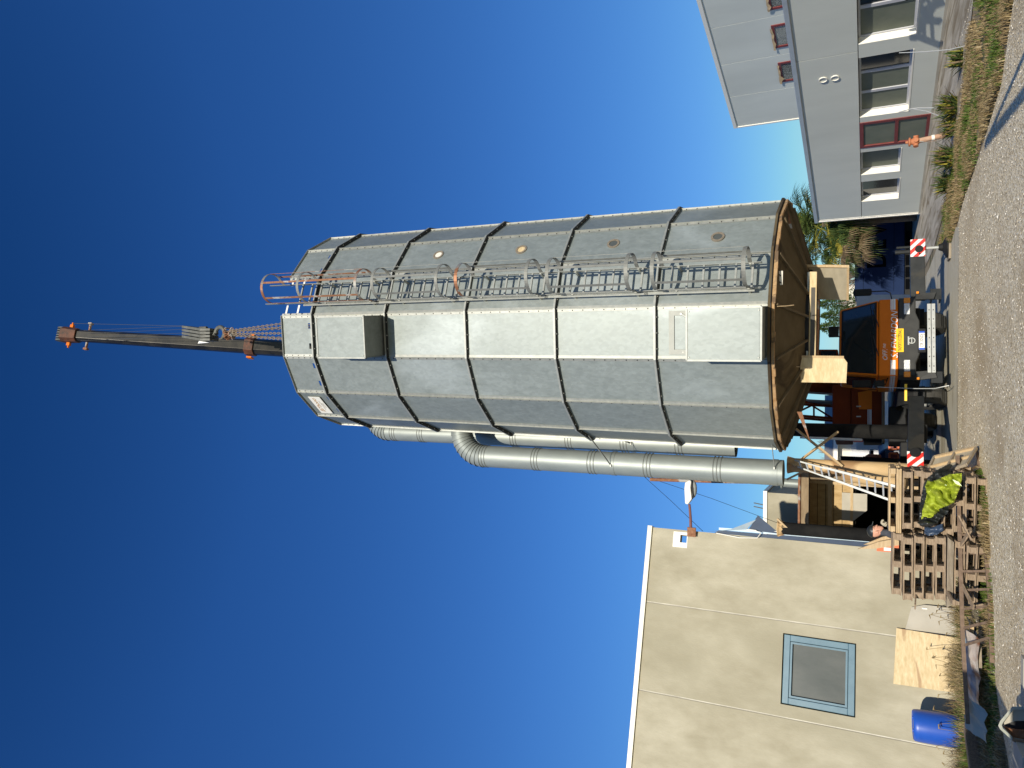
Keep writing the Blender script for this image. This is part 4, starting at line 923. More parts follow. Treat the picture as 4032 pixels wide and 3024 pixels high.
cC=column(D(3060,2078,16.9),Vector((-3.05,16.9,0)),.135,'tube_shade','tube','dark round column with flared ochre top next to the concrete building corner')
b=MB(); b.cyl(D(3330,1870,18.4),D(3560,1905,17.6),.15,.15,18); o=b.build('round_log','tube',smooth=True); tag(o,'ochre round log standing slanted behind the aluminium ladder','log')
for (a,c,w_,lab) in (((3135,1690,17.3),(3318,1838,16.95),.075,'long pale timber brace crossing down from the black column to the ochre column'),((3125,1832,16.93),(3300,1700,17.3),.06,'pale timber brace crossing up from the black column to the ochre column top'),((3098,1888,17.3),(3200,1838,17.3),.055,'short pale timber brace leaning at the shed roof corner'),((3060,2042,16.8),(3110,2090,16.8),.05,'short pale batten beside the flared top of the dark column')):
    b=MB(); b.bar(D(*a),D(*c),w_,.04); o=b.build('timber_brace','woodn'); tag(o,lab,'timber brace')
b=MB(); b.cyl(D(3150,1722,19.6),D(3395,1732,19.6),.03,n=10); o=b.build('white_pipe','white'); tag(o,'thin white vertical pipe behind the black column','pipe')
la=thing('aluminium_ladder','long aluminium extension ladder leaning against the ochre column','ladder',D(3560,1930,16.2))
A0,A1=D(3132,1812,16.75),D(3560,1925,16.0); C0,C1=D(3143,1838,16.85),D(3560,1990,16.1)
for p,q in ((A0,A1),(C0,C1)):
    b=MB(); b.bar(p,q,.03,.075,up=Vector((0,1,0))); b.build('rail','alu',la)
    p2=p.lerp(q,.30); b=MB(); off=Vector((.03,-.05,.03)); b.bar(p2+off,q+off,.03,.07,up=Vector((0,1,0))); b.build('lower_rail','alu',la)
for i in range(14):
    t=(i+.5)/14; b=MB(); b.bar(A0.lerp(A1,t),C0.lerp(C1,t),.03); b.build('rung','greyt',la)
# shed
sh_=thing('open_shed','open timber shed with a dark flat roof and sunlit plank back wall','shed',(-3.0,19.4,0))
def S(x,y,Y): return D(x,y,Y)
zr=S(3160,1980,18.6).z
b=MB(); b.box((-3.0,19.35,zr+.0),(2.0,1.7,.10)); b.build('roof','roofg',sh_)
b=MB(); b.box((-3.0,18.5,zr-.06),(2.0,.07,.16)); b.build('roof_edge_beam','timber',sh_)
b=MB(); b.tube([(-2.05,18.44,zr+.06),(-3.95,18.44,zr+.06)],.03,8); b.build('gutter','rust',sh_)
n=16
for i in range(n):
    h_=(zr-.05)/n; zc=h_*(i+.5)
    if zc<2.05: continue
    b=MB(); b.box((-3.15,20.02+random.uniform(-.006,.006),zc),(2.3,.03,h_-.012)); b.build('wall_plank','shedw',sh_)
b=MB(); b.box((-3.15,20.1,2.52),(2.4,.05,1.1)); b.build('upper_lining','tube_shade',sh_); b=MB(); b.box((-3.15,22.6,1.2),(2.4,.05,2.4)); b.build('shade_back','tube_shade',sh_); b=MB(); b.box((-3.15,21.35,2.03),(2.4,2.5,.04)); b.box((-1.98,21.35,1.0),(.04,2.5,2.0)); b.box((-4.33,21.35,1.0),(.04,2.5,2.0)); b.box((-3.15,21.3,.05),(2.3,2.5,.06)); b.build('shade_recess','tube_shade',sh_)  # near-black recess walls paint the shade inside the shed
for x in (-2.4,-3.9): b=MB(); b.box((x,19.96,zr/2),(.07,.07,zr-.05)); b.build('wall_post','woodn',sh_)
b=MB(); b.box((-3.15,19.95,2.06),(2.3,.06,.06)); b.box((-3.15,19.95,2.55),(2.3,.06,.10)); b.build('wall_rail','woodn',sh_)
b=MB(); b.prism([(-2.62,19.93,1.72),(-2.62,19.93,2.28),(-3.3,19.93,2.28),(-3.3,19.93,2.02),(-3.02,19.93,1.72)],(0,.02,0)); b.build('grey_wall_board','slab',sh_)
b=MB(); b.box((-4.25,19.3,1.5),(.05,1.6,3.0)); b.build('side_wall','timber',sh_)
b=MB(); b.cyl((-2.12,18.6,0),(-2.12,18.6,zr-.1),.06,n=12); b.build('front_post','timber',sh_)
fl2=thing('flue_pipe','thin rusty flue pipe with a flange rising beside the big duct from the shed roof','flue pipe',D(3160,1905,19.2))
b=MB(); b.cyl(D(3158,1906,19.2),D(3078,1900,19.2),.11,n=18); b.lathe(D(3078,1900,19.2),[(.11,-.02),(.15,-.02),(.15,.02),(.05,.02)],18); b.build('lower_pipe','galvp',fl2,smooth=True)
b=MB(); b.tube([D(3078,1900,19.2),D(2800,1895,19.2),D(2560,1888,19.2)],.045,10); b.build('upper_pipe','rust',fl2,smooth=True)
o=MB().box(D(3090,2020,27)-UP*1.2,(1.75,3,3.2)).build('white_outbuilding','conc'); tag(o,'small pale flat-roofed outbuilding with white coping behind the shed','building')
b=MB(); c=D(3090,2020,27)-UP*1.2; b.box(c+UP*1.66,(1.85,3.1,.12)); b.build('coping','white',o)
for dx in (0,.12): b=MB(); b.bar(c+Vector((.3+dx,-1.3,1.7)),c+Vector((.35+dx,-1.3,2.05)),.03); b.build('roof_pipe','ink',o)
# ================================================================= PERSON behind the pallets
def skin(name,verts,edges,rad,m,parent,sub=2,loc=None,root=0):
    me=bpy.data.meshes.new(name); me.from_pydata([tuple(v) for v in verts],edges,[]); me.materials.append(M[m]); o=bpy.data.objects.new(name,me); col.objects.link(o)
    sk=o.modifiers.new('skin','SKIN'); sk.use_smooth_shade=True
    for i,r in enumerate(rad): me.skin_vertices[0].data[i].radius=(r,r) if not isinstance(r,tuple) else r
    for i in range(len(verts)): me.skin_vertices[0].data[i].use_root=(i==root)
    ss_=o.modifiers.new('sub','SUBSURF'); ss_.levels=sub; ss_.render_levels=sub
    o.parent=parent; o.matrix_parent_inverse=parent.matrix_basis.inverted(); return o
HC=D(3449,2091,15.3)   # head centre
pe=thing('person','person in dark cap and grey jacket behind the pallets, gloved hand reaching right','person',(HC.x,HC.y+.05,0))
h=HC; nk=h+Vector((-.02,.02,-.17)); ch=h+Vector((-.05,.04,-.36)); be=h+Vector((-.04,.05,-.62)); pv=h+Vector((-.02,.05,-.80))
sR=ch+Vector((.02,-.17,.06)); sL=ch+Vector((-.02,.20,.06))
hand=D(3474,2060,14.95); el=Vector(((sR.x+hand.x)/2-.02,(sR.y+hand.y)/2-.05,hand.z-.20)); wr=hand+Vector((-.035,.01,-.085))
hipR,hipL=pv+Vector((.0,-.10,-.06)),pv+Vector((.0,.10,-.06)); 
kR,kL=Vector((hipR.x+.03,hipR.y,.47)),Vector((hipL.x,hipL.y,.47)); aR,aL=Vector((kR.x-.02,kR.y,.09)),Vector((kL.x-.03,kL.y,.09)); fR,fL=aR+Vector((.16,0,-.04)),aL+Vector((.16,0,-.04))
elL=sL+Vector((.05,.05,-.28)); wrL=elL+Vector((.18,-.03,-.16))
V=[pv,be,ch,nk,h+Vector((0,0,-.02)),sR,el,wr,sL,elL,wrL,hipR,kR,aR,fR,hipL,kL,aL,fL,wrL+Vector((.07,0,-.05))]
Ed=[(0,1),(1,2),(2,3),(3,4),(2,5),(5,6),(6,7),(2,8),(8,9),(9,10),(0,11),(11,12),(12,13),(13,14),(0,15),(15,16),(16,17),(17,18),(10,19)]
Rd=[.15,.145,.16,.058,.085,.075,.05,.038,.075,.05,.038,.10,.065,.045,.04,.10,.065,.045,.04,.03]
skin('body',V,Ed,Rd,'jacket',pe)
b=MB()
# head: profile looking to the viewer's right
prof=[(-.115,.02),(-.11,.08),(-.07,.125),(0,.14),(.06,.115),(.088,.07),(.092,.03),(.098,.015),(.125,-.02),(.10,-.035),(.104,-.055),(.098,-.07),(.10,-.085),(.092,-.115),(.06,-.13),(.0,-.10),(-.05,-.09),(-.09,-.05)]
def headmesh(pr,w,c):
    b=MB(); K=9; rows=[]
    for j in range(K):
        t=-1+2*j/(K-1); s_=math.sqrt(max(0,1-t*t))**.8; sc=.25+.75*s_ if abs(t)<1 else .25
        rows.append([c+Vector((x*(sc if x<.09 else sc**3)+(.02*(1-sc)),t*w,z*(.35+.65*s_))) for x,z in pr])
    n=len(pr); b.add(sum(rows,[]),[(j*n+i,j*n+(i+1)%n,(j+1)*n+(i+1)%n,(j+1)*n+i) for j in range(K-1) for i in range(n)]+[tuple(range(n)),tuple(range((K-1)*n,K*n))[::-1]]); return b
headmesh(prof,.078,h).build('head','skin',pe,smooth=True)
b=MB(); b.box(h+Vector((-.01,-.082,-.01)),(.035,.02,.06)); b.build('ear','skin',pe,bevel=.008)
b=MB(); 
for sy in (-.035,.035):
    b.cyl(h+Vector((.078,sy,.022)),h+Vector((.088,sy,.022)),.009,n=8)
b.build('eyes','ink',pe)
b=MB(); v=[];n=20
for j in range(5):
    t=j/4*pi/2; v+=[h+Vector((-.01+.122*cos(t)*cos(2*pi*i/n),.095*cos(t)*sin(2*pi*i/n),.055+.10*sin(t))) for i in range(n)]
b.add(v,[(j*n+i,j*n+(i+1)%n,(j+1)*n+(i+1)%n,(j+1)*n+i) for j in range(4) for i in range(n)]); b.prism([h+Vector((.10,-.06,.06)),h+Vector((.17,-.035,.045)),h+Vector((.17,.035,.045)),h+Vector((.10,.06,.06))],UP*.012); b.build('cap','btarp',pe,smooth=True)
# gloved hand: palm and five bent fingers
fv=[wr,hand]; fe=[(0,1)]; fr_=[.045,.040]
for i,(dy,L_) in enumerate(((-.033,.075),(-.012,.085),(.010,.08),(.030,.062))):
    k=len(fv); base=hand+Vector((.01,dy,.012)); fv+=[base,base+Vector((L_*.45,0,-.006)),base+Vector((L_*.62,0,-.022)),base+Vector((L_*.55,0,-.042))]; fe+=[(1,k),(k,k+1),(k+1,k+2),(k+2,k+3)]; fr_+=[.018,.018,.017,.014]
k=len(fv); tb_=wr.lerp(hand,.55)+Vector((0,-.03,0)); fv+=[tb_,tb_+Vector((.03,-.02,-.015)),tb_+Vector((.05,-.02,-.03))]; fe+=[(1,k),(k,k+1),(k+1,k+2)]; fr_+=[.014,.012,.009]
skin('gloved_hand',fv,fe,fr_,'glove',pe,sub=1)
# ================================================================= PALLETS
pg='wooden pallets stacked in front of the concrete wall'
def make_pallet(seed,name='wooden_pallet'):
    r=random.Random(seed); t=bpy.data.objects.new(name,None); col.objects.link(t); t['_local']=1
    for i in range(5):
        b=MB(); b.box((0,-.34+.17*i+r.uniform(-.01,.01),.133),(1.04,.10+.02*(i%2),.022)); b.build('deck_board','wood',t)
    for i in range(3):
        b=MB(); b.box((-.46+.46*i,0,.111),(.10,.80,.020)); b.build('stringer','wood',t)
        b=MB(); b.box((0,-.35+.35*i,.010),(1.04,.10,.020)); b.build('bottom_board','wood',t)
    for i in range(3):
        for j in range(3):
            b=MB(); b.box((-.455+.455*i,-.35+.35*j,.0605),(.10,.10,.080)); b.build('block','wood',t)
    return t
prot=[make_pallet(1),make_pallet(2)]
used=[False,False]
def place_pallet(x,y,z,rz,label,tilt=0,i=0,sc=1.):
    if not used[i]: p=prot[i]; used[i]=True
    else: p=dup(prot[i])
    p.location=(x,y,z); p.rotation_euler=(R_(tilt*.6),R_(tilt),R_(rz)); p.scale=(sc,1,1); tag(p,label,'pallet',pg)
ordn=['bottom','second','third','fourth','fifth','sixth','seventh','eighth','ninth','tenth']
P1x,P1y=(-1.88,14.15); P2x,P2y=(-2.92,14.05)
rr=random.Random(3)
for i in range(8):
    nm='topmost' if i==7 else ordn[i]+(' from the ground' if i else '')
    place_pallet(P2x+rr.uniform(-.06,.06),P2y+rr.uniform(-.06,.06),i*.155+(.10 if i>2 else 0)-.01,-7+rr.uniform(-6,6),f'{nm} grey weathered pallet of the left stack beside the concrete wall',tilt=rr.uniform(-1.,1.),i=i%2)
for i in range(8):
    nm='topmost' if i==7 else ordn[i]+(' from the ground' if i else '')
    place_pallet(P1x+rr.uniform(-.05,.05),P1y+rr.uniform(-.05,.05),i*.147,-4+rr.uniform(-5,5),f'{nm} pallet of the right stack half covered by the green tarpaulin',tilt=rr.uniform(-1.,1.),i=(i+1)%2,sc=.92)
t=thing('board_bundle','bundle of pale new boards lying on top of the right pallet stack','boards',(P1x,P1y,1.19))
for i in range(3):
    for j in range(4):
        b=MB(); b.box((P1x-.0+rr.uniform(-.03,.03),P1y-.33+.2*j,1.20+.026*i),(1.08,.18,.022)); b.build('board','woodn',t)
for j in range(3): b=MB(); b.box((P1x-.48+.48*j,P1y,1.31),(.09,.8,.07)); b.build('spacer','woodn',t)
for j in range(4): b=MB(); b.box((P1x+rr.uniform(-.02,.02),P1y-.33+.22*j,1.36),(1.04,.14,.022)); b.build('board','woodn',t)
t=thing('slat_bundle','bundle of thin grey slats squeezed between pallets of the left stack','slats',(P2x,P2y,.45))
for i in range(5): b=MB(); b.box((P2x+.0,P2y-.12,.466+.017*i),(1.02+.03*i,.70,.012),X=Vector((.995,-.1,0)).normalized(),Y=Vector((.1,.995,0)).normalized()); b.build('slat','woodg',t)
for i,(x,y,z,L_,a,tl,lab) in enumerate(((-3.3,13.55,.52,.55,80,8,'short broken board jutting out low at the left end of the pallet stack'),(-3.42,13.6,.98,.5,70,-4,'short grey batten sticking out high at the left end of the pallet stack'),(-2.2,13.45,.32,.4,15,25,'splintered pale offcut between the two pallet stacks'),(-2.35,13.5,.30,.35,-30,-20,'small grey broken offcut under the black tarpaulin edge'),(-3.2,13.4,.30,.6,60,14,'tilted plank leaning at the left foot of the pallet stack'))):
    d=Vector((cos(R_(a))*cos(R_(tl)),sin(R_(a))*cos(R_(tl)),sin(R_(tl)))); c=Vector((x,y,z)); b=MB(); b.bar(c-d*L_/2,c+d*L_/2,.09,.022); o=b.build('broken_board','wood'); tag(o,lab,'board')
for dx,lab,(a,c) in ((0,'pointed timber stake, left one of two beside the concrete building corner',((3378,2162,15.6),(3620,2120,15.2))),(1,'pointed pale timber stake, right one of two beside the concrete building corner',((3400,2145,15.7),(3620,2098,15.3)))):
    p,q=D(*a),D(*c); b=MB(); b.prism([q+Vector((-.07,0,0)),q+Vector((.07,0,0)),p.lerp(q,.35)+Vector((.07,0,0)),p,p.lerp(q,.3)+Vector((-.05,0,0))],(0,.05,0)); o=b.build('timber_stake','woodn'); tag(o,lab,'stake')
ob=thing('red_box','red crate with a white paper label behind the pallets at the building corner','crate',D(3500,2145,16.4))
b=MB(); b.prism([D(3452,2170,16.4),D(3452,2130,16.4),D(3560,2140,16.4),D(3560,2178,16.4)],(0,.4,0)); b.build('crate_body','orangeb',ob)
b=MB(); b.prism([D(3480,2168,16.39),D(3480,2155,16.39),D(3508,2157,16.39),D(3508,2170,16.39)],(0,-.006,0)); b.build('paper_label','white',ob)
# ================================================================= TARPAULINS
from mathutils import noise as mn
def tarp(name,m,outline,Yf,label,cat,amp=.05,res=44,seed=0,sol=.004):
    xs=[p[0] for p in outline]; ys=[p[1] for p in outline]; x0,x1,y0,y1=min(xs),max(xs),min(ys),max(ys)
    def inside(x,y):
        c=False;n=len(outline);j=n-1
        for i in range(n):
            (xi,yi),(xj,yj)=outline[i],outline[j]
            if (yi>y)!=(yj>y) and x<(xj-xi)*(y-yi)/(yj-yi)+xi: c=not c
            j=i
        return c
    b=MB(); idx={}
    def vert(i,j):
        if (i,j) in idx: return idx[(i,j)]
        x=x0+(x1-x0)*i/res; y=y0+(y1-y0)*j/res
        Y=Yf(x,y); p=Vector((x/60,y/60,seed)); 
        f=abs(mn.noise(Vector((x/70+y/60,y/26-x/55,seed*3.1))))*2.6+abs(mn.noise(Vector((x/30,y/55,seed))))*.8+.25*mn.noise(p*3.2)
        P=D(x,y,Y-amp*f); b.v.append(P); idx[(i,j)]=len(b.v)-1; return idx[(i,j)]
    for i in range(res):
        for j in range(res):
            if inside(x0+(x1-x0)*(i+.5)/res,y0+(y1-y0)*(j+.5)/res): b.f.append((vert(i,j),vert(i+1,j),vert(i+1,j+1),vert(i,j+1)))
    o=b.build(name,m,smooth=True,fixn=False); so_=o.modifiers.new('thick','SOLIDIFY'); so_.thickness=sol; return tag(o,label,cat)
def yz(x,y): return 13.62-(x-3640)/150*.14
lt=tarp('green_tarpaulin','lime',[(3652,1890),(3670,1897),(3728,1872),(3740,1866),(3787,1863),(3787,1890),(3778,1925),(3768,1950),(3758,1978),(3735,1990),(3712,1998),(3688,2020),(3665,2040),(3640,2035),(3628,2045),(3632,2010),(3645,1965),(3650,1945),(3643,1915)],yz,'crumpled lime green tarpaulin draped over the right pallet stack','tarpaulin',amp=.16,res=56,seed=1)
b=MB()
for (xa,ya,dx_,n_) in ((3697,1888,5,4),(3752,1888,4,5)):
    for i in range(n_): 
        p=D(xa+i*5,ya+i*2,13.36); q=D(xa+i*5+14,ya+i*2+18,13.36); b.bar(p,q,.009,.003,up=Vector((0,1,0)))
b.build('white_print',mat('print_white',(.75,.85,.5),rough=.5),lt)
tarp('black_tarpaulin','btarp',[(3668,1868),(3690,1850),(3738,1826),(3752,1832),(3735,1850),(3745,1862),(3728,1872),(3700,1885),(3670,1897),(3650,1892),(3652,1880)],lambda x,y:13.78,'black upper flap of tarpaulin folded over the green tarpaulin','tarpaulin',amp=.07,res=34,seed=5)
tarp('black_tarpaulin','btarp',[(3745,1990),(3738,2000),(3732,2022),(3705,2040),(3690,2062),(3660,2078),(3628,2072),(3612,2058),(3630,2040),(3665,2038),(3700,2003),(3722,1994)],lambda x,y:13.58,'lower black tarpaulin hanging in folds below the green tarpaulin','tarpaulin',amp=.10,res=40,seed=9)
tarp('navy_tarpaulin','flashd',[(3640,2068),(3665,2078),(3712,2062),(3715,2090),(3690,2105),(3655,2110),(3640,2100)],lambda x,y:13.75,'dark navy sheet between the two pallet stacks','tarpaulin',amp=.05,res=24,seed=12)
tarp('black_tarpaulin','btarp',[(3640,1895),(3660,1885),(3655,1910),(3645,1940),(3650,1950),(3640,1985),(3630,2040),(3618,2052),(3622,1985),(3632,1930)],lambda x,y:13.72,'narrow black tarpaulin edge behind the green tarpaulin','tarpaulin',amp=.05,res=30,seed=14)
# ================================================================= FRAMED PANEL, RACK, SCRAP
fp=thing('framed_panel','old framed wooden panel leaning on the pallets by the rusty frame','panel',G(3845,1768))
A_,B_,C_,D_=D(3680,1803,14.75),D(3846,1766,14.55),D(3806,1832,14.05),D(3644,1882,14.25)
nn=(B_-A_).cross(D_-A_).normalized(); nn=-nn if nn.y>0 else nn
b=MB(); b.prism([A_,B_,C_,D_],-nn*.02); b.build('panel_sheet','plyg',fp)
for p,q,w_,mm in ((A_,B_,.05,'woodn'),(D_,C_,.04,'woodg'),(A_,D_,.035,'woodg'),(B_,C_,.035,'woodg'),(A_.lerp(B_,.5),D_.lerp(C_,.5),.03,'woodg'),(A_.lerp(D_,.5),B_.lerp(C_,.5),.03,'woodn')):
    b=MB(); b.bar(p+nn*.015,q+nn*.015,w_,.045,up=nn); b.build('panel_batten',mm,fp)
rk=thing('rusty_frame','long rusty ladder-like steel frame lying in front of the pallets','steel frame',G(3870,2100))
r1=[D(3770,1795,14.25),D(3778,2100,13.72),D(3790,2500,13.35),D(3811,2850,13.0)]; r2=[G(3850,1765),G(3872,2060,.02),G(3897,2350,.02),G(3906,2610,.03)]
for pts,nm in ((r1,'top_rail'),(r2,'bottom_rail')):
    b=MB()
    for p,q in zip(pts,pts[1:]): b.bar(p,q,.055,.055)
    b.build(nm,'rust',rk)
def along(pts,t): k=min(int(t*3),2); return pts[k].lerp(pts[k+1],t*3-k)
M['rustd']=mat('brown_rust',(.13,.085,.055),(.22,.15,.10),scale=12,rough=.85)
for o_ in rk.children: o_.data.materials[0]=M['rustd']
for i in range(12):
    ta=i/12*.78+.03; tb2=ta*1.0; b=MB(); b.bar(along(r1,ta*.95),along(r2,min(1,(ta-.03)*1.22)),.035,.02); b.build('rung','rustd',rk)
def crumple(name,m,c,u,v,nu,nv,amp,seed,label,cat,th=.004):
    b=MB(); 
    for i in range(nu+1):
        for j in range(nv+1):
            p=Vector(c)+Vector(u)*(i/nu-.5)+Vector(v)*(j/nv-.5); w_=mn.noise(Vector((i*.5,j*.4,seed)))*amp+abs(mn.noise(Vector((j*.9,seed,i*.2))))*amp; b.v.append(p+UP*w_+Vector((0,0,0)))
    b.f=[(i*(nv+1)+j,(i+1)*(nv+1)+j,(i+1)*(nv+1)+j+1,i*(nv+1)+j+1) for i in range(nu) for j in range(nv)]
    o=b.build(name,m,smooth=False,fixn=False); so_=o.modifiers.new('thick','SOLIDIFY'); so_.thickness=th; return tag(o,label,cat)
M['scrapr']=mat('rust_streaked_sheet',(.50,.42,.36),(.58,.52,.46),scale=3,rough=.5,c3=(.25,.11,.06),s3=1.5,th3=(.47,.53),metal=.3)
M['scrapb']=mat('bluish_grey_sheet',(.26,.33,.36),(.36,.42,.45),scale=3,rough=.5,c3=(.16,.14,.12),s3=1.3,metal=.2)
sx=[(-4.15,13.55,.16),( -4.45,13.35,.14),(-4.75,13.2,.17),(-4.3,13.8,.10),(-5.0,13.1,.12)]
crumple('scrap_sheet','scrapr',(-4.42,13.42,.20),(1.25,-.25,.02),(.05,.30,.14),10,4,.06,1,'rust streaked bent metal sheet on the scrap pile','scrap metal')
crumple('scrap_sheet','scrapb',(-4.12,13.58,.22),(.55,-.1,.0),(.02,.26,.12),8,4,.08,2,'bluish grey crumpled sheet at the right end of the scrap pile','scrap metal')
crumple('scrap_sheet','scrapb',(-4.45,13.62,.16),(1.3,-.2,.0),(.02,.22,.05),8,4,.05,3,'long bluish sheet strip lying behind the rusty sheet on the scrap pile','scrap metal')
crumple('scrap_sheet','btarp',(-3.95,13.75,.14),(.5,.05,.1),(.02,.25,.05),6,4,.08,4,'dark crumpled sheet beside the left pallet stack foot','scrap')
crumple('scrap_sheet','slab',(-5.0,13.05,.19),(.55,-.14,.03),(.04,.34,.20),8,5,.05,6,'grey torn sheet at the left end of the scrap pile','scrap')
b=MB(); b.bar((-3.72,13.62,.20),(-4.15,13.55,.22),.14,.05); o=b.build('timber_block','ply'); tag(o,'short ochre timber plank on the scrap pile','plank')
b=MB(); b.bar((-4.0,13.4,.12),(-4.3,13.3,.12),.10,.04); o=b.build('timber_block','woodg'); tag(o,'short grey wood offcut in front of the scrap pile','plank')
for i,(xa,lab) in enumerate(((-4.6,'first'),(-4.85,'second'),(-5.1,'third'))):
    b=MB(); b.box((xa,14.1-.1*i,.12),(.16,.25,.10),X=Vector((.9,.3,.1)).normalized()); o=b.build('broken_block','woodg'); tag(o,f'{lab} grey broken block from the right at the foot of the plywood','block',None)
b=MB(); b.tube([G(3822,2630,.10),G(3835,2880,.10)],.085,14); o=b.build('grey_pipe','flash'); o.data.materials[0]=mat('grey_blue_pipe',(.16,.20,.23),(.21,.25,.28),rough=.5); tag(o,'grey blue plastic pipe lying in the shade by the barrel','pipe')
b=MB(); b.bar(G(3822,2865,.14),G(3850,3060,.14),.17,.20); o=b.build('timber_beam','wood',bevel=.01); tag(o,'thick reddish timber beam lying in front of the blue barrel','timber beam')
b=MB(); p=G(3858,2900,.03); b.lathe(p,[(.0,0),(.10,.02),(.12,.07),(.06,.10),(0,.11)],10,caps=False); o=b.build('grey_stone','slab',smooth=True); tag(o,'pale oval stone lying near the end of the timber beam','stone')
# corner object: weathered steel tipping skip nose
sk_=thing('steel_bucket','weathered rusty steel bucket with a pointed nose in the bottom left corner','bucket',(-3.8,9.95,0))
def Q(x,y,Y=10.0): return D(x,y,Y)
out=[(3930,2857),(3938,2838),(3985,2782),(4075,2782),(4075,2928),(3992,2922),(3938,2872)]
inn=[(3945,2856),(3952,2843),(3990,2795),(4068,2795),(4068,2916),(3996,2910),(3950,2868)]
b=MB(); k=len(out); vo=[Q(x,y,9.95) for x,y in out]; vi=[Q(x,y,9.95) for x,y in inn]; vb=[Q(x,y,10.02) for x,y in out]; vd=[Q(x,y,10.1) for x,y in inn]
b.add(vo+vi+vb+vd,[(i,(i+1)%k,k+(i+1)%k,k+i) for i in range(k)]+[(i,(i+1)%k,2*k+(i+1)%k,2*k+i) for i in range(k)]+[(k+i,k+(i+1)%k,3*k+(i+1)%k,3*k+i) for i in range(k)])
M['gpaint']=mat('chalky_green_grey_paint',(.30,.31,.25),(.42,.42,.35),scale=9,rough=.8,c3=(.26,.15,.08),s3=4,th3=(.52,.58)); b.build('rim','gpaint',sk_,bevel=.006)
b=MB(); b.prism([Q(3946,2856,10.05),Q(3992,2792,10.05),Q(4068,2792,10.05),Q(4068,2838,10.05),Q(4000,2838,10.05)],(0,.03,0)); b.build('side_plate','slab',sk_)
b=MB(); b.prism([Q(3950,2862,10.06),Q(4000,2875,10.06),Q(4068,2880,10.06),Q(4068,2918,10.06),Q(3996,2912,10.06)],(0,.03,0)); b.build('rusty_plate','rust',sk_)
b=MB(); b.prism([Q(3948,2857,10.2),Q(4000,2838,10.2),Q(4068,2838,10.2),Q(4068,2880,10.2),Q(4000,2876,10.2)],(0,.03,0)); b.build('cavity_shade','ink',sk_)  # flat ink-black plate paints the shaded hollow
b=MB(); b.box(Q(4060,2850,10.4)-UP*.12,(.7,.5,.22)); o=b.build('dark_block','black'); tag(o,'dark block under the steel bucket','block')
b=MB(); b.box(G(4040,3000,.08)+UP*.0,(.32,.6,.16)); o=b.build('concrete_block','slab'); tag(o,'pale concrete block in the bottom left corner beside the bucket','block')
b=MB(); b.box(G(4045,2720,.05)+Vector((.1,0,0)),(.55,.16,.10)); o=b.build('pale_plank','slab'); tag(o,'pale grey plank on the ground right of the steel bucket','plank')
# ================================================================= HYDRANT, POLES
hy=thing('standpipe_hydrant','rusty red-brown standpipe hydrant standing in the long grass','hydrant',(5.70,19.1,0))
b=MB(); b.cyl((5.68,19.1,0),(5.60,19.1,.72),.058,.055,16); b.build('pipe','hydp',hy,smooth=True)
b=MB(); b.cyl((5.71,19.1,.0),(5.66,19.1,.26),.085,.075,16); b.build('sleeve','bark',hy,smooth=True)
b=MB(); b.lathe((5.595,19.1,.70),[(.06,0),(.085,.03),(.085,.12),(.065,.15),(.065,.17),(.10,.18),(.10,.21),(.06,.225),(.03,.23),(.03,.28),(0,.28)],16)
b.cyl((5.595,19.1,.77),(5.47,19.07,.77),.05,.055,12); b.cyl((5.595,19.1,.77),(5.72,19.07,.77),.05,.055,12); b.cyl((5.595,19.1,.77),(5.595,18.98,.77),.045,.05,12); b.build('valve_head','hyd',hy,smooth=True)
b=MB(); b.cyl((5.635,19.1,.40),(5.63,19.1,.46),.062,.062,16); b.build('white_band','white',hy)
b=MB(); b.tube([(5.57,19.05,.70),(5.52,19.02,.5),(5.55,19.02,.3),(5.6,19.0,.2)],.006,5); b.build('hanging_chain','rust',hy)
for pts,lab in (([(3785,415,19.6),(3700,425,19.6),(3620,425,19.6),(3590,428,19.6),(3538,442,19.6)],'tall thin pale bent rod standing in the grass right of the hydrant'),([(3590,428,19.55),(3650,438,19.5),(3720,465,19.4),(3760,480,19.3)],'thin grey rod sloping down from the tall pale rod'),([(3835,172,17.2),(3740,195,17.2),(3640,204,17.2),(3540,208,17.2)],'very thin pale rod leaning alone farther right in the verge')):
    b=MB(); b.tube([D(*p) for p in pts],.014 if 'tall thin' in lab else .008,6); o=b.build('thin_rod','greyt'); tag(o,lab,'rod')
# looping pale hose at the left of the cab
b=MB(); b.tube([D(3455,1524,18.9),D(3600,1530,18.7),D(3680,1530,18.6),D(3735,1518,18.5),G(3745,1530,.02)],.009,6); o=b.build('thin_cable','alu'); tag(o,'thin pale cable hanging down beside the orange crane cab','cable')
# ================================================================= BACKGROUND
bw=thing('white_workshop','white workshop with a grey tiled roof edge and grey shutters far behind the crane','building',(-2,34,0))
def bx(par,name,m,x0,x1,y0,y1,Y,dep,bev=0):   # pixel rows x0(top)..x1(bottom)
    P=[D(x1,y0,Y),D(x1,y1,Y),D(x0,y1,Y),D(x0,y0,Y)]; b=MB(); b.prism(P,(0,dep,0)); return b.build(name,m,par,bevel=bev)
b=MB(); z1=D(3300,1800,34).z; zr_=D(3258,1800,34).z
b.prism([(-9,34,-.1),(-.6,34,-.1),(-.6,34,z1),(-9,34,z1)],(0,.3,0)); wall_=b.build('wall','cream',bw)
b=MB(); b.prism([(-9.3,33.5,z1),(-.4,33.5,z1),(-.4,33.5,z1+.16),(-9.3,33.5,z1+.16)],(0,.8,0)); b.build('fascia','white',bw)
b=MB(); b.prism([(-9.3,33.5,z1+.16),(-.4,33.5,z1+.16),(-.4,35.5,zr_+.15),(-9.3,35.5,zr_+.15)],(0,.05,.05)); b.prism([(-9.3,35.5,zr_+.1),(-.4,35.5,zr_+.1),(-.4,40,zr_-.4),(-9.3,40,zr_-.4)],UP*.05); b.build('tiled_roof','roofg',bw)
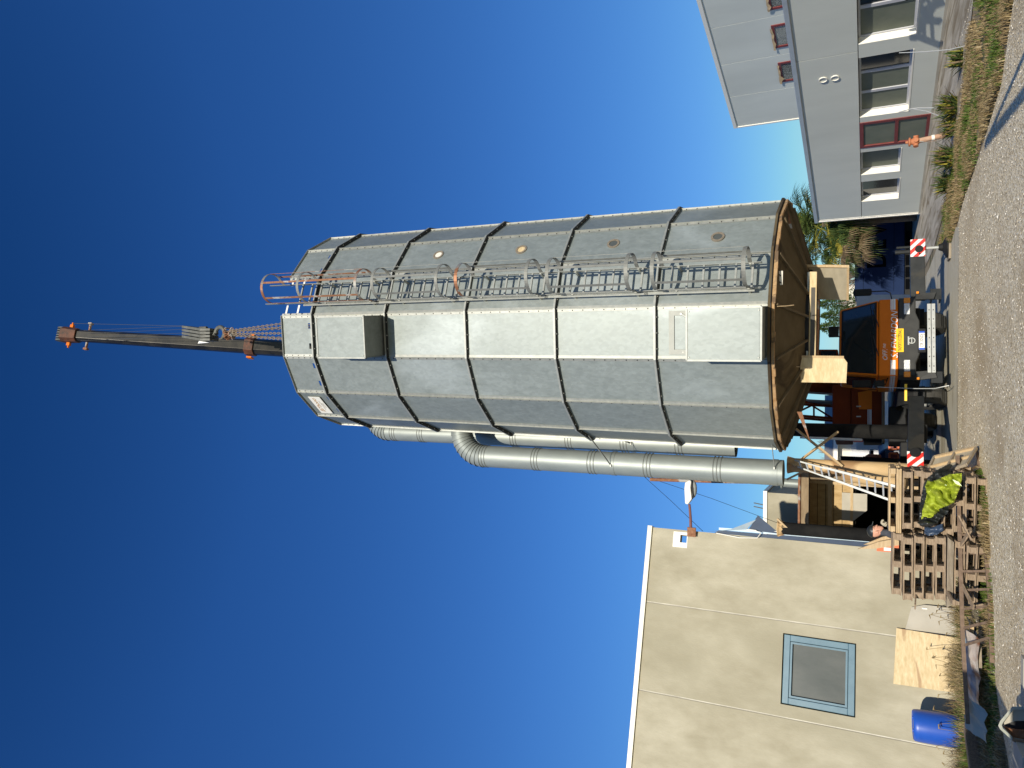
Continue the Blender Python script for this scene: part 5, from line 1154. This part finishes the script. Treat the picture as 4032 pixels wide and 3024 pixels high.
for (y0,y1) in ((1748,1815),(1880,1990)):
    g_=bx(bw,'shutter_door','glassg' if y0>1800 else 'lav',3352,3560,y0,y1,33.95,.06)
    for k in range(1,5):
        b=MB(); yy=y0+(y1-y0)*k/5; b.bar(D(3352,yy,33.93),D(3560,yy,33.93),.03); b.build('door_bar','white',g_)
for y0,y1 in ((1700,1740),(1745,1752),(1818,1830)): bx(bw,'window_band','roofg' if y1-y0>20 else 'white',3340,3352,y0,y1,33.92,.05)
rt=thing('parked_trailer','pale grey tarpaulin trailer parked in front of the white workshop','trailer',(-1.6,31,0))
M['ptrail']=mat('pale_trailer_sheet',(.42,.43,.42),(.52,.53,.52),scale=2,rough=.6)
bx(rt,'trailer_body','ptrail',3372,3530,1700,1772,31,1.5,.03)
for y in (1715,1745): b=MB(); b.bar(D(3460,y,30.97),D(3512,y,30.97),.03); b.build('rail','white',rt)
for i,(x0,x1,y0,y1,Y,m_,nm,lab,ct) in enumerate(((3502,3538,1738,1770,24,'orangeb','open_crate','orange open crate right of the black column base on the truck bed','crate'),(3502,3538,1785,1828,24,'orangeb','open_crate','orange open crate left of the black column base on the truck bed','crate'),(3425,3440,1775,1795,26,'black','small_black_box','small black box under the orange standing bottle','box'),(3440,3500,1838,1875,24,'blue','blue_container','blue container seen between the columns','container'))):
    t=thing(nm,lab,ct,D(x1,(y0+y1)/2,Y)); b=MB(); P=[D(x1,y0,Y),D(x1,y1,Y),D(x0,y1,Y),D(x0,y0,Y)]
    w_=(P[0]-P[1]).length; 
    if nm=='open_crate':
        for p,q in zip(P,P[1:]+P[:1]): b.bar(p,q,.06,.05,up=Vector((0,1,0)))
        b.bar(P[0].lerp(P[1],.5),P[3].lerp(P[2],.5),.04); b.build('crate_frame',m_,t); b=MB(); b.prism([p+Vector((0,.5,0)) for p in P],(0,.03,0)); b.build('crate_back','redf',t)
    else: b.prism(P,(0,.6,0)); b.build('box_body',m_,t,bevel=.01); b=MB(); b.bar(P[2]+Vector((0,-.01,0)),P[3]+Vector((0,-.01,0)),.04); b.build('rim','white' if m_=='blue' else 'greyt',t)
t=thing('orange_bottle','small orange gas bottle standing between the columns','bottle',D(3450,1805,25)); b=MB(); b.lathe(D(3470,1805,25),[(.10,0),(.12,.03),(.12,.35),(.07,.42),(.04,.45),(.04,.50),(0,.50)],14); b.build('bottle_body','hyd',t,smooth=True)
# parked car roof glimpsed
t=thing('dark_car','dark car partly hidden behind the crates and columns','car',D(3560,1790,27)); b=MB(); P=[D(x,y,27) for x,y in ((3520,1760),(3520,1830),(3490,1826),(3462,1812),(3460,1785),(3480,1768))]; b.prism(P,(0,3.5,0)); b.build('car_body','flashd',t,bevel=.06); b=MB(); b.prism([D(3484,1818,26.98),D(3468,1808,26.98),D(3467,1786,26.98),D(3484,1774,26.98)],(0,.01,0)); b.build('windscreen','glass',t)
# navy lorry behind the crane on the right
lo=thing('navy_lorry','navy blue lorry body with black lettering standing under the palm tree','lorry',(7,38.5,0))
YL=38.0
def lz(x): return D(x,1000,YL).z
Xl=D(3480,1165,YL).x; Xr=10.5
b=MB(); z0,z1=lz(3562),lz(3366); b.prism([(Xl,YL,z0),(Xr,YL,z0),(Xr,YL,z1),(Xl,YL,z1)],(0,2.2,0)); lb_=b.build('lorry_body','navy',lo,bevel=.03)
Xc=D(3430,1215,YL).x
b=MB(); pts=[(Xl-.01,YL-.02,z0+.05)]; 
M['navyl']=mat('light_navy_nose',(.05,.07,.12),(.35,.38,.42),scale=1.1,rough=.3,det=3)
b.prism([(Xl,YL+.05,z0),(Xl-.34,YL+.2,z0+.02),(Xl-.40,YL+.3,z0+1.0),(Xl-.30,YL+.3,z1-.25),(Xl,YL+.05,z1-.1)],(0,1.8,0)); b.build('rounded_nose','navyl',lo,bevel=.05)
b=MB(); b.prism([(Xl,YL+.1,.02),(Xr,YL+.1,.02),(Xr,YL+.1,z0-.02),(Xl,YL+.1,z0-.02)],(0,1.8,0)); b.build('side_skirt','black',lo)
for i in range(5): b=MB(); b.box((Xl+.5+.55*i,YL+.05,z0-.12),(.46,.03,.16)); b.build('reflector_plate','navyd',lo)
xs_=D(3456,1030,YL); text('lettering','DEVO',(D(3456,960,YL).x+.35,YL-.004,D(3456,960,YL).z),(1,0,0),UP,1.12,'navyd',lo,bold=.02,xs=.86,space=1.28)
for zz in (lz(3400),lz(3520)): b=MB(); b.bar((Xl+.2,YL-.004,zz),(Xr,YL-.004,zz),.012); b.build('panel_line','navyd',lo)
b=MB(); b.prism([D(3600,1160,27),D(3600,1215,27),D(3372,1215,27),D(3372,1160,27)],(0,.4,0)); o=b.build('grey_cabinet','ptrail'); tag(o,'grey metal cabinet beside the navy lorry nose','cabinet')
b=MB(); b.prism([D(3460,1120,70),D(3460,1500,70),D(3335,1500,70),D(3335,1120,70)],(0,4,0)); o=b.build('pale_house','cream'); tag(o,'pale house wall far behind the crane cab','building')
b=MB(); b.prism([D(3335,1110,69.7),D(3335,1510,69.7),D(3310,1510,69.7),D(3310,1110,69.7)],(0,5,0)); b.build('roof','roofg',o)
# ================================================================= TREES
def leafq(b,c,d,n_,L_,w_): b.v+=[c-n_*w_,c+n_*w_,c+d*L_+n_*w_*.2,c+d*L_-n_*w_*.2]; k=len(b.v); b.f.append((k-4,k-3,k-2,k-1))
def bare_tree(c,h,label,seed,spread=.5):
    r=random.Random(seed); t=thing('bare_tree',label,'tree',c); b=MB()
    def br(p,d,L_,rad,dep):
        q=p+d*L_; b.cyl(p,q,rad,rad*.65,5 if dep>1 else 3,caps=False)
        if dep==0: return
        for i in range(3 if dep>1 else 4):
            nd=(d+Vector((r.uniform(-1,1),r.uniform(-1,1),r.uniform(-.2,.8)))*spread).normalized(); br(p.lerp(q,r.uniform(.55,1)),nd,L_*r.uniform(.6,.82),rad*.6,dep-1)
    c=Vector(c); b2=MB(); b2.cyl(c,c+UP*h*.3,h*.022,h*.016,8); b2.build('trunk','bark',t)
    for i in range(5): br(c+UP*h*.28,Vector((r.uniform(-.6,.6),r.uniform(-.6,.6),1)).normalized(),h*.22,h*.012,4)
    b.build('branches','bark',t,fixn=False)
bare_tree((-3.9,50,0),5.6,'bare winter tree showing over the workshop roof left of the crane boom',4)
bare_tree((6.6,46,0),4.2,'bare twiggy tree behind the palm and the navy lorry',8)
M['conif']=ramp_island('conifer_leaf',[(.025,.05,.015),(.05,.09,.02),(.09,.13,.03),(.04,.07,.02)])
def conifer(c,h,w_,label,seed):
    r=random.Random(seed); t=thing('conifer_tree',label,'tree',c); c=Vector(c); b=MB(); b.cyl(c,c+UP*h*.9,h*.02,.02,8); b.build('trunk','bark',t)
    b=MB()
    for i in range(2600):
        q=r.random()**.8; z=h*(.12+.88*q); a=r.uniform(0,2*pi); R=w_*(1-q)**.75*r.uniform(.2,1.05)*(1+.35*sin(a*3+z*5)); p=c+Vector((cos(a)*R,sin(a)*R,z)); d=Vector((cos(a)*.6,sin(a)*.6,r.uniform(-.2,.9))).normalized(); leafq(b,p,d,d.cross(Vector((r.random(),r.random(),r.random()))).normalized(),.16,.035)
    b.build('crown','conif',t,fixn=False)
conifer((6.6,64,0),5.7,1.3,'slender green conifer seen above the crane cab, farthest right of the three',1); conifer((5.7,64.5,0),5.3,1.6,'bushy green conifer seen above the cab mirror, middle of the three',2); conifer((4.8,65,0),5.6,1.7,'broad green conifer beside the plywood board, left of the three',3)
# fan palm
M['palmg']=ramp_island('palm_leaf',[(.022,.045,.010),(.05,.085,.018),(.09,.12,.03),(.035,.06,.014)])
M['palmy']=ramp_island('yellow_palm_leaf',[(.30,.25,.03),(.20,.20,.03),(.42,.32,.05)])
M['palmd']=ramp_island('dead_palm_leaf',[(.10,.07,.035),(.17,.12,.065),(.26,.19,.11)])
PC=Vector((7.05,34.6,0)); pt=thing('fan_palm','bushy fan palm with green, yellow and dead hanging leaves beside the grey building','palm tree',PC)
b=MB(); b.cyl(PC,PC+UP*3.6,.20,.16,12); b.build('trunk','bark',pt)
rr=random.Random(11)
def fan(b,org,d,L_,R,droop):
    d=d.normalized(); tip=org+d*L_; b.tube([org,org.lerp(tip,.5)+UP*.05,tip],.014,4,caps=False)
    side=d.cross(UP).normalized() if abs(d.z)<.98 else Vector((1,0,0)); nrm=side.cross(d).normalized()
    n=20
    for i in range(n):
        a=R_(-105+210*i/(n-1)); dd=(d*cos(a)+side*sin(a)+nrm*rr.uniform(-.08,.08)).normalized(); l=R*(.8+.2*cos(a))*rr.uniform(.85,1.05); wv=dd.cross(nrm).normalized()*.020
        m1=tip+dd*l*.55; e=tip+dd*l-UP*l*(.12+droop)
        k=len(b.v); b.v+=[tip-wv*.3,tip+wv*.3,m1+wv,m1-wv,e]; b.f+=[(k,k+1,k+2,k+3),(k+3,k+2,k+4)]
gB,yB,dB_=MB(),MB(),MB()
for i in range(190):
    el=rr.uniform(-60,80); a=rr.uniform(0,2*pi); top=PC+UP*(3.75+rr.uniform(-.5,.3)); d=Vector((cos(a)*cos(R_(el)),sin(a)*cos(R_(el)),sin(R_(el))))
    tgt=dB_ if el<-45 and rr.random()<.8 else (yB if rr.random()<.10 else gB)
    fan(tgt,top,d,rr.uniform(.7,1.75),rr.uniform(.6,.85),.4 if el<0 else .15)
for i in range(60):
    a=rr.uniform(0,2*pi); z=rr.uniform(2.7,3.6); d=Vector((cos(a)*.75,sin(a)*.75,-.75)); fan(dB_ if rr.random()<.6 else (yB if rr.random()<.2 else gB),PC+UP*z,d,rr.uniform(.45,1.0),rr.uniform(.5,.65),.5)
for i in range(70):   # side shoot toward the crane
    c2=PC+Vector((-1.15+rr.uniform(-.3,.3),-.3,2.85+rr.uniform(-.5,.4))); el=rr.uniform(-70,80); a=rr.uniform(0,2*pi); d=Vector((cos(a)*cos(R_(el)),sin(a)*cos(R_(el)),sin(R_(el)))); fan(dB_ if (el<-10 and rr.random()<.6) else (yB if rr.random()<.12 else gB),c2,d,rr.uniform(.3,.95),rr.uniform(.4,.7),.45)
gB.build('green_leaves','palmg',pt,fixn=False); yB.build('yellow_leaves','palmy',pt,fixn=False); dB_.build('dead_leaves','palmd',pt,fixn=False)
# ================================================================= GRASS, WEEDS, STONES
M['gr']=ramp_island('grass_blade',[(.045,.08,.012),(.07,.12,.015),(.10,.15,.025),(.17,.16,.045)])
M['dry']=ramp_island('dry_grass',[(.24,.17,.08),(.34,.25,.12),(.17,.12,.055),(.42,.33,.18)])
def inpoly(x,y,P):
    c=False;n=len(P);j=n-1
    for i in range(n):
        (xi,yi),(xj,yj)=P[i],P[j]
        if (yi>y)!=(yj>y) and x<(xj-xi)*(y-yi)/(yj-yi)+xi: c=not c
        j=i
    return c
def grass(name,m,P,n,h0,h1,label,cat,seed,w_=.006,cl=.25,thr=-1,lean=.5):
    r=random.Random(seed); b=MB(); xs=[p[0] for p in P]; ys=[p[1] for p in P]; k=0; tries=0
    while k<n and tries<n*12:
        tries+=1
        x=r.uniform(min(xs),max(xs)); y=r.uniform(min(ys),max(ys))
        if not inpoly(x,y,P): continue
        f=mn.noise(Vector((x*1.3,y*1.3,seed)))
        if f<thr or r.random()>.30+f*1.9: continue
        h=r.uniform(h0,h1)*(1+.7*max(0,f)); a=r.uniform(0,2*pi); d=Vector((cos(a)*lean*r.random(),sin(a)*lean*r.random(),1)).normalized(); sd=Vector((cos(a+1.57),sin(a+1.57),0))*w_; p=Vector((x,y,-.01)); q=p+d*h*.6; e=q+(d+Vector((cos(a)*.6,sin(a)*.6,-.2))).normalized()*h*.5
        i0=len(b.v); b.v+=[p-sd,p+sd,q+sd*.8,q-sd*.8,e]; b.f+=[(i0,i0+1,i0+2,i0+3),(i0+3,i0+2,i0+4)]; k+=1
    o=b.build(name,m,fixn=False); return tag(o,label,cat,kind='stuff')
VR=[(7.0,13.8),(6.7,16.0),(5.95,17.3),(5.1,19.1),(4.3,21.9),(3.8,23.0),(3.35,19.8),(3.75,17.5),(4.0,14.9),(4.35,12.6),(5.4,11.2),(6.6,10.0)]
VRd=[(5.6,13.5),(5.3,15.5),(4.9,17.4),(4.5,19),(3.9,21.6),(3.6,21.0),(3.5,19.0),(3.85,17.0),(4.1,14.9),(4.5,12.8),(5.5,11.3)]
grass('verge_grass','gr',VR,7000,.04,.13,'green grass on the verge in front of the grey building','grass',1,w_=.008)
grass('dry_verge_grass','dry',VR,20000,.03,.13,'dry straw coloured grass on the verge in front of the grey building','grass',2,w_=.007)
grass('dry_verge_edge','dry',VRd,9000,.02,.06,'short dry grass along the gravel edge','grass',3,w_=.008,lean=1.)
VL=[(-1.3,14.5),(-1.7,13.6),(-3.2,12.95),(-4.3,12.7),(-5.3,11.2),(-8,9.5),(-8,15.6),(-5.6,17.0),(-4.2,17.5),(-4.0,14.3)]
grass('yard_grass','gr',VL,9000,.03,.10,'green grass and moss by the pallets and scrap','grass',4,w_=.008,thr=-.1)
grass('dry_yard_grass','dry',VL,15000,.03,.13,'dry grass tangled by the pallets and along the concrete wall','grass',5,w_=.006,lean=.9)
WL=[(-8.5,15.6),(-7.0,16.3),(-5.6,16.9),(-4.0,17.2),(-3.6,16.4),(-4.2,14.6),(-5.6,14.2),(-6.1,15.0),(-8.5,14.4)]
grass('wall_weeds','dry',WL,3800,.15,.42,'tall dry weeds standing along the concrete wall by the barrel and plywood','weeds',6,w_=.005,lean=.7)
grass('green_wall_weeds','gr',WL,2600,.08,.28,'green weeds along the foot of the concrete wall','weeds',7,w_=.006,lean=.8)
LT=[(-1.35,14.4),(-1.5,13.85),(-2.5,13.35),(-3.3,13.25),(-3.3,13.9),(-2.2,14.1)]
grass('pallet_moss','gr',LT,5000,.03,.10,'green grass under the pallet stacks behind the rusty frame','grass',17,w_=.008)
# wild seed heads against the wall
b=MB(); r=random.Random(5)
for i in range(26):
    x=r.uniform(-7.3,-4.2); y=16.7+.3*(x+6.5)-r.uniform(.2,.9); hgt=r.uniform(.3,.62); p=Vector((x,y,0)); q=p+Vector((r.uniform(-.15,.15),r.uniform(-.1,.1),hgt)); b.tube([p,p.lerp(q,.6)+Vector((.02,0,.02)),q],.004,4); d=Vector((r.uniform(-1,1),r.uniform(-.5,.5),r.uniform(-.6,.2))).normalized(); b.cyl(q,q+d*.08,.013,.004,5)
o=b.build('dry_seed_stalks','dry'); tag(o,'dry weed stalks with seed heads standing by the concrete wall','weeds',kind='stuff')
# agave-like clumps at the hydrant
def sword_clump(c,n,h,label,seed):
    r=random.Random(seed); t=thing('sword_leaf_plant',label,'plant',c,group='sword-leaved plants in the verge'); c=Vector(c)
    for nm,m_,k in (('green_leaves','palmg',n),('yellow_leaves','palmy',n//4),('dead_leaves','palmd',n//4)):
        b=MB()
        for i in range(k):
            a=r.uniform(0,2*pi); el=R_(r.uniform(25,85)); L_=h*r.uniform(.6,1.1); p=c+Vector((r.uniform(-.18,.18),r.uniform(-.12,.12),0)); d=Vector((cos(a)*cos(el),sin(a)*cos(el),sin(el))); s_=d.cross(UP).normalized()*.017; q=p+d*L_*.6; e=q+(d-UP*.3).normalized()*L_*.45
            k0=len(b.v); b.v+=[p-s_,p+s_,q+s_,q-s_,e]; b.f+=[(k0,k0+1,k0+2,k0+3),(k0+3,k0+2,k0+4)]
        b.build(nm,m_,t,fixn=False)
sword_clump((5.15,19.15,0),120,.50,'spiky sword-leaved plant immediately left of the hydrant',1)
sword_clump((4.75,19.9,0),90,.42,'spiky sword-leaved plant farthest left of the hydrant',5)
sword_clump((6.15,18.7,0),120,.48,'spiky sword-leaved plant right of the hydrant',2)
sword_clump((6.75,17.6,0),60,.34,'small sword-leaved plant near the thin bent rod',3)
sword_clump((5.75,18.9,0),60,.4,'low sword-leaved clump at the foot of the hydrant',4)
# pale stones on the gravel
M['stone']=ramp_island('stone',[(.28,.22,.14),(.50,.43,.31),(.68,.60,.46),(.84,.78,.66)],rough=.9)
b=MB(); r=random.Random(21)
for i in range(5200):
    y=9.6+(r.random()**1.3)*8.6; x=r.uniform(-5.5,7.4)
    if inpoly(x,y,VR) or (inpoly(x,y,VL) and r.random()>.15): continue
    s_=r.uniform(.006,.017)*(1.6 if r.random()<.03 else 1); c=Vector((x,y,s_*.3)); a=r.uniform(0,pi); A=Vector((cos(a),sin(a),0))*s_*r.uniform(.8,1.5); Bq=Vector((-sin(a),cos(a),0))*s_; U_=UP*s_*.7
    k=len(b.v); b.v+=[c+A,c+Bq,c-A,c-Bq,c+U_]; b.f+=[(k,k+1,k+4),(k+1,k+2,k+4),(k+2,k+3,k+4),(k+3,k,k+4)]
o=b.build('loose_stones','stone',fixn=False); tag(o,'loose pale pebbles scattered over the gravel yard','stones',kind='stuff')
# ================================================================= things just outside the frame whose shadows fall into it
ls=thing('steel_lattice_trestle','grey steel lattice trestle standing just outside the frame at the right','trestle',(9.0,14.5,0))
def back(P,t): return Vector(P)+SD*t
def rwp(x,y): al,z=WR(x,y); return rp(al,z)
Tt=3.0
def flatbar(b,p,q,w):
    P,Q_=rwp(*p),rwp(*q); d=(Q_-P).normalized(); c=d.cross(nR).normalized()*w/2
    b.prism([x+SD*Tt for x in (P-c,Q_-c,Q_+c,P+c)],nR*.03)
b=MB()
for p,q,w_ in (((3543,68),(3715,0),.15),((3543,62),(3730,-90),.15),((3558,66),(3700,78),.16),((3590,150),(3700,-30),.15),((3585,128),(3712,178),.14),((3543,50),(3590,150),.001)):
    if w_>.01: flatbar(b,p,q,w_)
b.build('trestle_leg','steel',ls)
for p,q in (((3572,66),(3568,10)),((3600,66),(3590,0)),((3635,72),(3618,-20)),((3668,76),(3645,-40)),((3606,140),(3604,95)),((3636,148),(3634,60)),((3670,158),(3664,50))):
    b=MB(); flatbar(b,p,q,.06); b.build('trestle_rung','steel',ls)
arm=thing('shadow_arm','unseen steel arm added for its ground shadow, just outside the frame at the right','steel arm',(4.3,6,0))  # unseen bars, added so their shadow falls on the gravel
b=MB()
for p,q,w_ in (((3882,560),(4032,215),.10),((3882,560),(4060,330),.13)):
    P,Q_=G(*p),G(*q); b.bar(back(P,8.3),back(Q_,6.6),w_,w_)
b.build('shadow_arm_bar','steel',arm)
tl=thing('shade_box','unseen grey box added to cast shade, just outside the frame at the lower left','container',(-6.5,7.5,0))  # added out of view, sized to shade the lower left ground
b=MB(); b.box((-6.2,5.4,1.32),(4.2,2.0,2.64)); b.build('shade_box_body','greyt',tl,bevel=.03)
b=MB(); b.box((-3.65,5.6,.68),(.85,1.5,1.36)); b.build('shade_box_side','greyt',tl,bevel=.03)  # low block added so the bucket lies in shade
b=MB()
for i in range(8): b.box((-7.9+.45*i,6.43,1.3),(.06,.04,2.3))
b.build('shade_box_ribs','greyt',tl)
